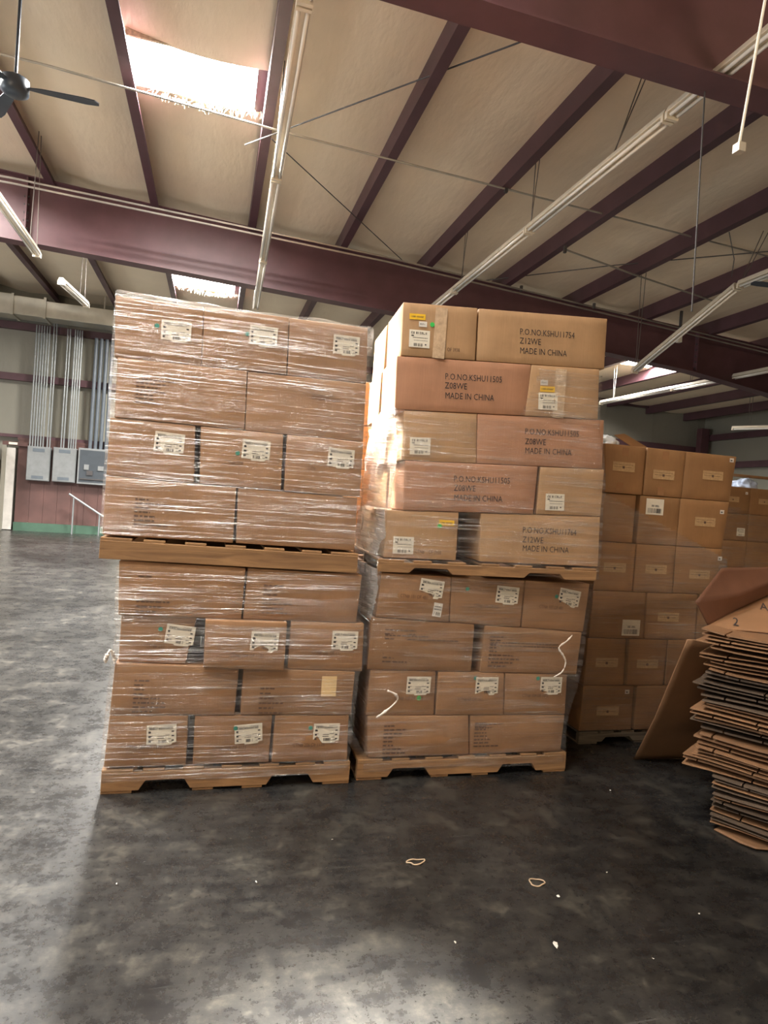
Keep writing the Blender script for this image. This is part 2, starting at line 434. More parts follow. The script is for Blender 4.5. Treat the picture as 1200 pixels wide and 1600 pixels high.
# red-brown panelled box-out with electrical panels on the far wall
rp = tag(empty('wainscot_wall', (0, 18.6, 0)), 'red-brown panelled partition under the electrical panels', 'partition', kind='structure')
for i in range(7):
    a = -4.95 + i * .33
    obj('panel_board', box(a, a + .325, 0, .10, .22, 2.36), M['redpanel'], rp)
obj('kerb', box(-4.95, -2.6, -.08, .10, 0, .22), M['greenbase'], rp)
obj('top_rail', box(-4.98, -2.6, -.01, .10, 2.36, 2.42), M['redpanel'], rp)
d1 = tag(empty('door_1', (-5.30, 18.55, 0)), 'pale doorway opening left of the red-brown partition', 'door', kind='structure')
obj('door_frame', box(.0, .10, -.05, .05, 0, 2.2), M['wallins'], d1); obj('door_leaf', box(.10, .30, -.02, .02, .02, 2.14), M['pale'], d1)
obj('door_header', box(.0, .60, -.05, .05, 2.2, 2.3), M['redpanel'], d1); obj('door_sign', box(.15, .35, -.07, -.05, 2.22, 2.28), M['paper'], d1)
def epanel(x0, x1, z0, z1, label, dark=False):
    e = tag(empty('electrical_panel', ((x0 + x1) / 2, 18.48, z0)), label, 'electrical panel')
    wd, h = x1 - x0, z1 - z0
    o = bevel(obj('cabinet_box', box(-wd / 2, wd / 2, -.08, .10, 0, h), M['panelgrey'], e), .01)
    if dark:
        obj('open_interior', box(-wd / 2 + .04, wd / 2 - .04, -.085, -.08, .05, h - .05), M['paneldark'], e)
        for i, (a, b, c, d) in enumerate(((-.22, -.10, .38, .52), (.12, .26, .38, .50), (-.15, .0, .24, .36), (-.3, .3, .12, .15))):
            obj('breaker_block', box(a, b, -.11, -.085, c, d), M['panelgrey'] if i < 2 else M['wire'], e)
    else:
        obj('door', box(-wd / 2 + .02, wd / 2 - .02, -.095, -.08, .02, h - .02), M['panelgrey'], e)
        obj('name_plate', box(-.14, .14, -.10, -.095, h - .14, h - .05), M['conduitdark'], e)
        obj('name_plate', box(-.14, .14, -.10, -.095, .05, .13), M['conduitdark'], e)
    return e
epanel(-4.69, -4.15, 1.33, 2.22, 'grey electrical panel nearest the pale doorway')
epanel(-4.08, -3.53, 1.34, 2.24, 'grey electrical panel in the middle with a dark scratch')
epanel(-3.48, -2.72, 1.33, 2.28, 'open dark electrical panel beside the left pallet stack', True)
def conduit(x, z0, z1, label, grp, r=.018, mat='conduit'):
    bm = bmesh.new(); tube(bm, [(0, 0, 0), (0, 0, z1 - z0)], r, 8)
    o = obj('conduit_pipe', bm, M[mat]); o.location = (x, 18.48 + random.uniform(-.01, .01), z0)
    tag(o, label, 'pipe', grp); return o
for i in range(6): conduit(-4.66 + i * .062, 2.22, 5.35, 'thin steel conduit in the bundle above the panel nearest the doorway', 'conduits over the first panel')
for i in range(2): conduit(-4.25 + i * .06, 2.22, 5.5, 'thin steel conduit of the pair between the two grey panels', 'conduit pair between panels')
for i in range(2): conduit(-3.92 + i * .06, 2.24, 5.35, 'thin steel conduit of the pair above the middle panel', 'conduit pair over the middle panel')
for i in range(4): conduit(-3.74 + i * .055, 2.24, 5.35, 'thin steel conduit in the bundle right of the middle panel pair', 'conduits right of the middle panel')
for i in range(4): conduit(-3.22 + i * .13, 2.28, 5.2, 'thick dark grey conduit above the open panel', 'thick conduits over the open panel', .045, 'conduitdark')
hr = tag(empty('hand_rail', (-3.6, 18.3, 0)), 'sloping grey handrail in front of the red-brown partition', 'handrail')
bm = bmesh.new(); tube(bm, [(-.02, 0, 1.05), (.85, 0, .50)], .028, 8); obj('rail', bm, M['conduit'], hr)
for a, z in ((.1, .97), (.75, .56)):
    bm = bmesh.new(); tube(bm, [(a, 0, 0), (a, 0, z)], .02, 8); obj('post', bm, M['conduit'], hr)

# ------------------------------------------------------------------ suspended tube lights
def fixture(p0, p1, segs, label, drops, tubes=True, wd=.11):
    p0, p1 = Vector(p0), Vector(p1); d = p1 - p0; Ltot = d.length
    yaw = math.atan2(-d.x, d.y); pit = math.asin(d.z / Ltot)
    e = tag(empty('tube_light', p0, Euler((pit, 0, yaw), 'XYZ')), label, 'light fixture')
    ls = Ltot / segs
    for i in range(segs):
        a, b = i * ls + .01, (i + 1) * ls - .01
        poly = [(-wd / 2, -.01), (wd / 2, -.01), (wd / 2, .0), (wd * .28, .055), (-wd * .28, .055), (-wd / 2, 0)]
        bm = prism(poly, b - a, 'y'); o = obj('channel', bm, M['fixture'], e); o.location = (0, a, 0)
        if tubes:
            for s in (-.033, .033):
                bm = bmesh.new(); tube(bm, [(s, a + .05, -.035), (s, b - .05, -.035)], .016, 8); obj('fluorescent_tube', bm, M['tube'], e, True)
        for yy in (a, b - .03):
            obj('lamp_holder', box(-.055, .055, yy, yy + .03, -.06, -.01), M['fixture'], e)
    inv = e.matrix_basis.inverted()
    for (t, off) in drops:
        q = p0 + d * t; top = Vector((q.x + off, q.y, roof_z(q.x + off) - .05))
        for s in (-.06, .06):
            bm = bmesh.new(); a = inv @ Vector((q.x + s * .5, q.y + s, q.z + .05)); b = inv @ Vector((top.x, top.y + s, top.z))
            tube(bm, [a, b], .006, 5); obj('hanging_chain', bm, M['chain'], e)
    return e
fixture((.33, 1.9, 4.82), (.53, 12.0, 4.82), 4, 'long white tube light hanging above the left pallet stack beside the skylight', ((.22, 0), (.5, 0), (.985, -.02)))
fixture((3.46, 2.2, 4.86), (3.44, 12.0, 4.86), 4, 'long white tube light crossing above the right pallet stack', ((.33, .3), (.495, .03), (.72, .03), (.95, .03)))
fixture((6.75, 4.9, 4.80), (6.8, 7.37, 4.80), 1, 'level white tube light segment cut by the right edge of the photo', ((.98, .35),))
fixture((6.8, 7.40, 4.80), (6.8, 9.56, 4.00), 1, 'sagging white tube light tilted down towards the rear stacks at right', ((.97, .0),))
fixture((10.25, 10.0, 4.55), (10.0, 15.4, 4.55), 2, 'shiny tube light far right beyond the long rafter', ((.4, 0), (.9, 0)))
fixture((-2.56, 7.7, 4.6), (-2.60, 10.1, 4.6), 1, 'tube light at the left edge of the photo in front of the long rafter', ((.9, 0),))
fixture((-2.55, 11.3, 4.6), (-2.40, 12.6, 4.6), 1, 'faint tube light above the galvanised duct at upper left', ((.8, 0),))
fixture((15.0, 13.0, 4.2), (13.9, 14.9, 4.2), 1, 'small tube light hanging in the far right corner', ((.1, 0), (.8, 0)))

# rods, cables and cords under the roof
def cable(name, pts, r, mat, label, cat, brackets=None):
    e_ = None
    bm = bmesh.new(); tube(bm, pts, r, 6)
    o = obj(name, bm, M[mat]); tag(o, label, cat)
    for p in (brackets or []):
        obj('clip', box(p[0] - .02, p[0] + .02, p[1] - .02, p[1] + .02, p[2] - .05, p[2] + .05), M['wire'], o)
    return o
cable('steel_conduit', [(-14, 7.1, 5.72), (-2, 7.45, 5.72), (.5, 7.55, 5.62), (3.3, 7.70, 5.60), (5.3, 7.80, 5.58), (8.0, 7.95, 5.56), (12.0, 8.0, 5.4)], .012, 'rod',
      'thin steel line crossing the bays just behind the skylight', 'cable', [(3.38, 7.70, 5.6), (4.9, 7.78, 5.58), (6.42, 7.86, 5.57)])
for dz, lb in ((0, 'upper of the two thin pipes running along the near face of the long rafter'), (-.07, 'lower of the two thin pipes running along the near face of the long rafter')):
    cable('steel_conduit', [(-9, 9.9, 5.52 + dz), (-2.9, 9.9, 5.50 + dz), (2.4, 9.95, 5.34 + dz), (7.2, 10.4, 5.22 + dz), (13.0, 10.8, 5.0 + dz)], .014, 'rod', lb, 'pipe', [(4.9, 10.2, 5.30), (6.4, 10.3, 5.25)] if dz else None)
cable('steel_conduit', [(4.87, 8.75, 5.45), (6.31, 9.05, 5.40), (8.4, 9.45, 5.35)], .014, 'rod', 'short thin pipe from the purlin to the sagging tube light', 'pipe', [(4.87, 8.75, 5.45)])
cable('brace_rod', [(.1, 8.2, 5.72), (2.45, 5.4, 5.72)], .008, 'wire', 'diagonal brace rod from the left tube light to the nearest rafter', 'rod')
cable('brace_rod', [(.4, 7.9, 5.70), (3.3, 11.2, 5.62)], .007, 'wire', 'diagonal brace rod descending from the left tube light to the long rafter', 'rod')
cable('brace_rod', [(4.5, 11.0, 5.62), (6.1, 9.3, 5.60), (8.2, 7.3, 5.55)], .008, 'wire', 'diagonal brace rod crossing behind the hanging drop cord at right', 'rod')
cable('drop_cord', [(3.43, 4.22, 4.80), (3.455, 4.22, 3.9), (3.475, 4.22, 3.12)], .006, 'wire', 'dark cord hanging straight down from the nearest rafter', 'cord')
pc = cable('pull_rod', [(2.40, 2.5, 4.6), (2.32, 2.5, 3.94), (2.243, 2.5, 3.26)], .007, 'fixture', 'white pull rod hanging at the top right corner', 'rod')
obj('end_knob', box(2.225, 2.262, 2.48, 2.52, 3.22, 3.26), M['fixture'], pc)
cable('drop_cord', [(6.50, 7.3, 5.45), (6.62, 7.3, 5.1), (6.60, 7.3, 4.86)], .006, 'wire', 'bent dark cord down to the joint of the right tube light', 'cord')
bl = tag(obj('small_lamp', box(8.35, 8.43, 10.44, 10.52, 4.9, 5.13), M['paper']), 'small pale bulb holder on the pipes in front of the long rafter', 'lamp')
obj('lamp_bracket', box(8.38, 8.42, 10.46, 10.50, 5.13, 5.5), M['wire'], bl)

def fan(loc, label, rots, rad=.66):
    e = tag(empty('ceiling_fan', loc), label, 'ceiling fan')
    bm = bmesh.new(); tube(bm, [(0, 0, -.08), (0, 0, -.05), (0, 0, .06), (0, 0, .10)], [.06, .11, .11, .04], 16); obj('motor', bm, M['fan'], e, True)
    bm = bmesh.new(); tube(bm, [(0, 0, .08), (0, 0, roof_z(loc[0]) - .25 - loc[2])], .014, 8); obj('down_rod', bm, M['fan'], e)
    for a in rots:
        poly = [(.10, -.02), (.22, -.05), (.55, -.065), (.64, -.055), (.67, -.01), (.66, .04), (.55, .06), (.22, .04), (.10, .02)]
        poly = [(x_ * rad / .66, y_) for x_, y_ in poly]
        bm = prism(poly, .008); o = obj('blade', bm, M['fan'], e); o.rotation_euler = (.12, 0, a)
    return e
fan((-1.86, 6.25, 4.80), 'bluish ceiling fan at the upper left edge', (.0, 2 * PI / 3, 4 * PI / 3))
fan((7.25, 6.85, 4.66), 'dark ceiling fan whose blade pokes in at the right edge', (PI - .12, PI / 3, -PI / 3))

# ------------------------------------------------------------------ cartons
CARTONS = {
 'UL1a': ((-0.008, 0.391, 0.397, 0.003), [('ship', 0.272, 2.227, 0), ('teal', 0.184, 2.242)]),
 'UL1b': ((0.391, 0.801, 0.807, 0.397), [('ship', 0.681, 2.259, -1), ('teal', 0.602, 2.26)]),
 'UL1c': ((0.801, 1.207, 1.22, 0.81), [('ship', 1.099, 2.27, 0)]),
 'UL2a': ((0.018, 0.615, 0.621, 0.02), [('block', 0.109, 1.993, 0.181, 0.128, 7)]),
 'UL2b': ((0.615, 1.219, 1.225, 0.621), [('block', 0.94, 2.007, 0.188, 0.028, 3)]),
 'UL3a': ((0.003, 0.389, 0.4, 0.002), [('ship', 0.274, 1.694, -2)]),
 'UL3b': ((0.411, 0.813, 0.82, 0.423), [('ship', 0.683, 1.696, -1), ('teal', 0.595, 1.675), ('ctn', 0.535, 1.626, 'CTN# 214')]),
 'UL3c': ((0.829, 1.225, 1.227, 0.833), [('ship', 1.111, 1.693, -1), ('ctn', 0.942, 1.631, 'CTN')]),
 'UL4a': ((0.001, 0.601, 0.603, 0.001), [('block', 0.138, 1.427, 0.155, 0.139, 7)]),
 'UL4b': ((0.607, 1.215, 1.221, 0.615), []),
 'LL1a': ((0.082, 0.673, 0.668, 0.094), [('block', 0.174, 1.064, 0.151, 0.192, 8)]),
 'LL1b': ((0.681, 1.27, 1.256, 0.674), [('block', 0.766, 1.04, 0.18, 0.16, 7)]),
 'LL2a': ((0.112, 0.495, 0.491, 0.106), [('ship', 0.381, 0.766, -5), ('teal', 0.289, 0.795), ('ctn', 0.225, 0.713, 'CTN# 202')]),
 'LL2b': ((0.494, 0.894, 0.893, 0.499), [('ship', 0.786, 0.752, -1), ('ctn', 0.622, 0.685, 'CTN# 204 OF 1173')]),
 'LL2c': ((0.914, 1.299, 1.306, 0.911), [('ship', 1.199, 0.755, 1), ('ctn', 1.03, 0.693, 'CTN# 205 OF 1173')]),
 'LL3a': ((0.093, 0.673, 0.667, 0.084), [('block', 0.188, 0.562, 0.15, 0.171, 8)]),
 'LL3b': ((0.693, 1.269, 1.262, 0.693), [('block', 0.783, 0.524, 0.119, 0.148, 6), ('cream', 1.132, 0.518)]),
 'LL4a': ((0.084, 0.446, 0.45, 0.072), [('ship', 0.327, 0.288, 3), ('ctn', 0.168, 0.228, 'CTN# 207 OF 1173')]),
 'LL4b': ((0.474, 0.855, 0.853, 0.479), [('ship', 0.741, 0.279, 5), ('teal', 0.676, 0.309), ('ctn', 0.57, 0.211, 'CTN# 208 OF 1173')]),
 'LL4c': ((0.867, 1.253, 1.259, 0.865), [('ship', 1.136, 0.275, 0), ('teal', 1.052, 0.303), ('ctn', 0.966, 0.216, 'CTN# 206 OF 1173')]),
 'UR1a': ((-0.0, 0.412, 0.419, 0.008), [('yellow', 0.082, 2.475), ('small', 0.114, 2.439), ('green', 0.165, 2.443), ('ship2', 0.101, 2.361, -1), ('ctn', 0.181, 2.319, 'CTN#    OF 3938'), ('tape', 0.21, 2.415)]),
 'UR1b': ((0.417, 1.171, 1.176, 0.425), [('po', 0.656, 2.465, 'P.O.NO.KSHU11754'), ('po', 0.66, 2.416, 'Z12WE'), ('po', 0.665, 2.363, 'MADE IN CHINA')]),
 'UR2a': ((-0.012, 0.74, 0.738, -0.004), [('po', 0.255, 2.178, 'P.O.NO.KSHU11505'), ('po', 0.258, 2.13, 'Z08WE'), ('po', 0.263, 2.077, 'MADE IN CHINA')]),
 'UR2b': ((0.74, 1.146, 1.16, 0.723), [('small', 0.82, 2.205), ('yellow', 0.842, 2.171), ('ship2', 0.85, 2.105, 0), ('tape', 0.915, 2.245)]),
 'UR3a': ((0.047, 0.454, 0.469, 0.055), [('ship2', 0.148, 1.797, 0)]),
 'UR3b': ((0.454, 1.2, 1.211, 0.469), [('po', 0.73, 1.928, 'P.O.NO.KSHU11505'), ('po', 0.735, 1.873, 'Z08WE'), ('po', 0.739, 1.823, 'MADE IN CHINA')]),
 'UR4a': ((0.071, 0.825, 0.819, 0.078), [('po', 0.345, 1.637, 'P.O.NO.KSHU11505'), ('po', 0.349, 1.588, 'Z08WE'), ('po', 0.353, 1.536, 'MADE IN CHINA')]),
 'UR4b': ((0.839, 1.224, 1.223, 0.836), [('ship2', 0.938, 1.554, 0)]),
 'UR5a': ((-0.006, 0.392, 0.396, -0.006), [('yellow', 0.326, 1.398), ('green', 0.288, 1.38), ('ship2', 0.096, 1.264, 0), ('ctn', 0.162, 1.234, 'CTN#    OF 3938')]),
 'UR5b': ((0.516, 1.223, 1.234, 0.53), [('po', 0.761, 1.387, 'P.O.NO.KSHU11764'), ('po', 0.765, 1.334, 'Z12WE'), ('po', 0.769, 1.286, 'MADE IN CHINA')]),
 'LR1a': ((-0.013, 0.384, 0.39, -0.028), [('ship', 0.27, 1.037, -4), ('small2', 0.313, 0.925), ('ctn', 0.095, 0.997, 'CTN# 101 OF 481')]),
 'LR1b': ((0.384, 0.829, 0.824, 0.394), [('ship', 0.723, 1.015, -1), ('ctn', 0.525, 0.955, 'CTN# 105 OF 481'), ('teal', 0.483, 1.043)]),
 'LR1c': ((0.835, 1.251, 1.231, 0.831), [('ship', 1.119, 1.01, -6), ('ctn', 0.929, 0.958, 'CTN# 107 OF 481'), ('teal', 1.035, 1.018)]),
 'LR2a': ((-0.049, 0.544, 0.545, -0.052), [('block', 0.03, 0.821, 0.171, 0.192, 9), ('block', 0.032, 0.791, 0.419, 0.037, 2)]),
 'LR2b': ((0.605, 1.221, 1.206, 0.595), [('block', 0.642, 0.792, 0.188, 0.186, 9), ('block', 0.645, 0.757, 0.524, 0.032, 2)]),
 'LR3a': ((-0.033, 0.34, 0.346, -0.04), [('ship', 0.242, 0.507, 0), ('ctn', 0.108, 0.441, 'CTN# 102 OF 1475'), ('green', 0.248, 0.44)]),
 'LR3b': ((0.349, 0.746, 0.762, 0.353), [('ship', 0.64, 0.505, 1), ('ctn', 0.473, 0.433, 'CTN# 69 OF 1475'), ('teal', 0.571, 0.549)]),
 'LR3c': ((0.751, 1.147, 1.153, 0.762), [('ship', 1.039, 0.505, 0), ('ctn', 0.861, 0.45, 'CTN# 104 OF 1475'), ('teal', 0.956, 0.546)]),
 'LR4a': ((-0.033, 0.549, 0.568, -0.015), [('block', 0.063, 0.302, 0.128, 0.168, 8)]),
 'LR4b': ((0.558, 1.153, 1.144, 0.573), [('block', 0.591, 0.304, 0.152, 0.15, 8), ('block', 0.592, 0.297, 0.38, 0.04, 2)]),
 'Q1a': ((0.013, 0.325, 0.321, 0.042), [('strip', 0.163, 1.825), ('browntape', 0.169, 1.922), ('browntape', 0.146, 1.694)]),
 'Q1b': ((0.334, 0.636, 0.626, 0.328), [('strip', 0.469, 1.796), ('browntape', 0.476, 1.925), ('browntape', 0.459, 1.688)]),
 'Q1c': ((0.636, 1.051, 1.019, 0.626), [('strip', 0.861, 1.823), ('tag', 1.009, 1.94)]),
 'Q2a': ((0.036, 0.301, 0.297, 0.033), []),
 'Q2b': ((0.311, 0.623, 0.616, 0.305), [('bar', 0.423, 1.581)]),
 'Q2c': ((0.623, 1.02, 0.989, 0.616), [('strip', 0.827, 1.506), ('tag', 0.96, 1.582)]),
 'Q3a': ((0.021, 0.306, 0.304, 0.009), [('strip', 0.155, 1.167)]),
 'Q3b': ((0.311, 0.614, 0.616, 0.308), [('strip', 0.468, 1.169)]),
 'Q3c': ((0.617, 0.995, 0.962, 0.623), [('strip', 0.819, 1.148), ('tag', 0.977, 1.263)]),
 'Q4a': ((0.015, 0.415, 0.426, 0.009), [('bar', 0.316, 0.774)]),
 'Q4b': ((0.418, 0.824, 0.825, 0.43), [('strip', 0.595, 0.852)]),
 'Q5a': ((0.001, 0.289, 0.298, -0.005), [('strip', 0.152, 0.544)]),
 'Q5b': ((0.309, 0.605, 0.603, 0.315), [('strip', 0.459, 0.537)]),
 'Q6a': ((-0.002, 0.377, 0.385, -0.014), [('strip', 0.188, 0.223), ('tag', 0.326, 0.348)]),
}

LOADS = {'UL': ((-.49, 3.24), 0.0), 'LL': ((-.49, 3.24), 0.0), 'UR': ((.90, 3.27), 4.5), 'LR': ((.90, 3.27), 0.0), 'Q': ((2.40, 3.63), 0.0)}
# row boundary heights: (s at left, s at right, [(z left, z right) from top to bottom])
ROWS = {
 'UL': (0, 1.23, [(2.360, 2.378), (2.074, 2.090), (1.791, 1.789), (1.516, 1.500), (1.238, 1.222)]),
 'LL': (.08, 1.27, [(1.122, 1.100), (.860, .846), (.632, .592), (.382, .362), (.130, .122)]),
 'UR': (0, 1.2, [(2.545, 2.603), (2.262, 2.318), (1.978, 2.036), (1.712, 1.758), (1.445, 1.492), (1.192, 1.206)]),
 'LR': (-.03, 1.2, [(1.112, 1.098), (.875, .815), (.594, .565), (.346, .331), (.120, .116)]),
 'Q': (0, 1.0, [(1.967, 1.969), (1.649, 1.654), (1.330, 1.330), (1.012, 1.012), (.702, .698), (.392, .388), (.092, .088)]),
}
def zrow(ld, i, s):
    s0, s1, zz = ROWS[ld]; a, b = zz[i]; return a + (b - a) * (s - s0) / (s1 - s0)
def carton_mesh(q, depth, bulge, seed, zb0):
    """q: front corners TL,TR,BR,BL as (x,z) local; returns a bmesh"""
    bm = bmesh.new(); n = 7
    bmesh.ops.create_cube(bm, size=1.0)
    bmesh.ops.subdivide_edges(bm, edges=bm.edges[:], cuts=n - 1, use_grid_fill=True)
    for v in bm.verts:
        a, b, c = v.co.x + .5, v.co.y + .5, v.co.z + .5
        top = Vector(q[0]).lerp(Vector(q[1]), a); bot = Vector(q[3]).lerp(Vector(q[2]), a)
        p = bot.lerp(top, c)
        nz = noise.noise(Vector((a * 2 + seed * 3.7, c * 2, seed)))
        y = depth * b
        if b < .001: y -= bulge * (.35 + .65 * (.5 + nz)) * 4 * min(a * (1 - a), .2) * 1.25 * math.sin(PI * c)
        dx = 0
        if a < .001 or a > .999: dx = (.5 * bulge) * math.sin(PI * b) * math.sin(PI * c) * (-1 if a < .5 else 1) * .3
        v.co = Vector((p.x + dx, y, p.y))
    return bm
def front_y(a, c, bulge, seed):
    a = min(max(a, 0), 1); c = min(max(c, 0), 1)
    nz = noise.noise(Vector((a * 2 + seed * 3.7, c * 2, seed)))
    return -bulge * (.35 + .65 * (.5 + nz)) * 4 * min(a * (1 - a), .2) * 1.25 * math.sin(PI * c)
# shared label meshes (built in the XZ plane, centred, facing -Y)
def plate(wd, h, t=.0006):
    return box(-wd / 2, wd / 2, -t, 0, -h / 2, h / 2)
def mesh_of(bm, mat, name):
    me = bpy.data.meshes.new(name); bm.normal_update(); bm.to_mesh(me); bm.free(); me.materials.append(mat); return me
def dashes(rects, y=-.0012):
    bm = bmesh.new()
    for (a, b, c, d) in rects:
        vv = [bm.verts.new(p) for p in ((a, y, b), (c, y, b), (c, y, d), (a, y, d))]; bm.faces.new(vv)
    return bm
rnd = random.Random(3)
def words(x0, x1, z, h, gap=.3):
    out = []; x = x0
    while x < x1 - .002:
        w_ = min(rnd.uniform(1.2, 3.6) * h, x1 - x); out.append((x, z, x + w_, z + h)); x += w_ + h * (.35 + gap * rnd.random())
    return out
def letters(x0, x1, z, h):
    out = []; x = x0
    while x < x1 - h * .3:
        w_ = h * rnd.uniform(.45, .75); t = h * .22
        out.append((x, z, x + t, z + h))
        if rnd.random() < .7: out.append((x + t, z + h - t, x + w_, z + h))
        if rnd.random() < .6: out.append((x + t, z, x + w_, z + t))
        if rnd.random() < .5: out.append((x + w_ - t, z, x + w_, z + h))
        x += w_ + h * .28
        if rnd.random() < .12: x += h * .5
    return out
def barcode(x0, x1, z0, z1, n):
    out = []; x = x0; st = (x1 - x0) / n
    for i in range(n):
        if rnd.random() < .75: out.append((x, z0, x + st * rnd.uniform(.35, .8), z1))
        x += st
    return out
ship_me = []
for i in range(4):
    poly = [(-.068, .05), (.068, .05), (.068, -.040), (.050, -.042), (.045, -.050), (-.02, -.052), (-.022, -.045), (-.068, -.045)]
    p = mesh_of(prism([(a, b) for a, b in poly], .0006, 'y'), M['paper'], 'shipping_label')
    R_ = letters(-.055, .058, .026, .010) + [(-.06, .038, -.02, .0395), (.01, .040, .05, .0415)]
    for z in (.010, -.012, -.034):
        R_ += [(-.060, z, -.046 - .004 * rnd.random(), z + .008), (.046, z + .002, .058, z + .008)]
    R_ += [(-.060, .018, -.05, .020), (-.060, -.004, -.040, -.002), (-.06, -.024, -.035, -.0215)]
    R_ += words(-.018, .015, -.008, .003) + words(-.020, .012, -.018, .0035) + words(.018, .04, -.004, .003) + words(.030, .045, -.022, .003)
    R_ += barcode(-.014, .022, -.040, -.025, 14) + words(.034, .05, -.036, .0025)
    ship_me.append((p, mesh_of(dashes(R_), M['ink'], 'label_print')))
p = mesh_of(plate(.112, .092), M['paper'], 'product_label')
R_ = letters(-.045, .045, .024, .012) + words(-.045, -.03, .012, .006) + words(-.035, .045, .004, .003) + words(-.03, .045, -.010, .002) + barcode(-.03, .02, -.040, -.024, 16) + words(.03, .042, -.032, .006)
ship2 = (p, mesh_of(dashes(R_), M['ink'], 'label_print'))
p = mesh_of(plate(.135, .105), M['paper'], 'barcode_label')
bar = (p, mesh_of(dashes(letters(-.025, .030, .0, .012) + barcode(-.055, .055, -.042, -.010, 34)), M['ink'], 'label_print'))
yel = (mesh_of(plate(.086, .030), M['yellow'], 'yellow_sticker'), mesh_of(dashes(letters(-.034, .034, -.004, .008)), M['inkfade'], 'label_print'))
sml = (mesh_of(plate(.044, .028), M['tag'], 'white_sticker'), mesh_of(dashes(letters(-.015, .015, -.003, .007)), M['ink'], 'label_print'))
sml2 = (mesh_of(plate(.05, .075), M['tag'], 'white_sticker'), mesh_of(dashes(words(-.02, .02, .015, .004) + words(-.02, .02, 0, .004) + barcode(-.018, .018, -.03, -.012, 12)), M['ink'], 'label_print'))
tagm = (mesh_of(plate(.033, .027), M['tag'], 'price_tag'), mesh_of(dashes(words(-.010, .010, -.006, .008)), M['ink'], 'label_print'))
strip = (mesh_of(plate(.165, .060), M['strip'], 'document_pouch'), mesh_of(dashes(words(-.07, .07, .012, .0025) + words(-.07, .06, -.004, .0025) + [(-.01, -.012, .006, .004)]), M['inkfade'], 'label_print'))
def disc(r, mat, nm):
    bm = bmesh.new(); tube(bm, [(0, 0, 0), (0, -.0015, 0)], r, 14); return mesh_of(bm, mat, nm)
dots = {'green': disc(.0125, M['green'], 'green_dot'), 'teal': disc(.011, M['teal'], 'teal_dot')}
cream_me = mesh_of(plate(.078, .105), M['cream'], 'cream_paper')
btape_me = mesh_of(plate(.048, .055, .0004), M['browntape'], 'packing_tape')
def ctape(h):
    bm = bmesh.new(); nx, nz = 10, 24; gr = []
    for j in range(nz + 1):
        row = []
        for i in range(nx + 1):
            a = (i / nx - .5) * .066; b = (j / nz - .5) * h
            row.append(bm.verts.new((a, -.0015 - .003 * max(0, noise.noise(Vector((a * 60, b * 38, 1)))), b)))
        gr.append(row)
    for j in range(nz):
        for i in range(nx): bm.faces.new((gr[j][i], gr[j][i + 1], gr[j + 1][i + 1], gr[j + 1][i]))
    return bm
def text(parent, body, size, loc, rot=0, mat='ink', name='printed_text', sx=1.0):
    cu = bpy.data.curves.new(name, 'FONT'); cu.body = body; cu.size = size; cu.align_x = 'LEFT'; cu.align_y = 'CENTER'
    cu.resolution_u = 2; cu.offset = 0.0; cu.space_character = 1.02
    cu.materials.append(M[mat])
    o = bpy.data.objects.new(name, cu); C.objects.link(o); o.parent = parent
    mt = Matrix.Translation(loc) @ Euler((PI / 2, -rot, 0)).to_matrix().to_4x4() @ Matrix.Diagonal((sx, 1, 1, 1))
    bpy.context.view_layer.update()
    me = bpy.data.meshes.new_from_object(o.evaluated_get(bpy.context.evaluated_depsgraph_get())); bpy.data.objects.remove(o); bpy.data.curves.remove(cu)
    if not me.materials: me.materials.append(M[mat])
    o = bpy.data.objects.new(name, me); C.objects.link(o); o.parent = parent; o.matrix_basis = mt
    return o

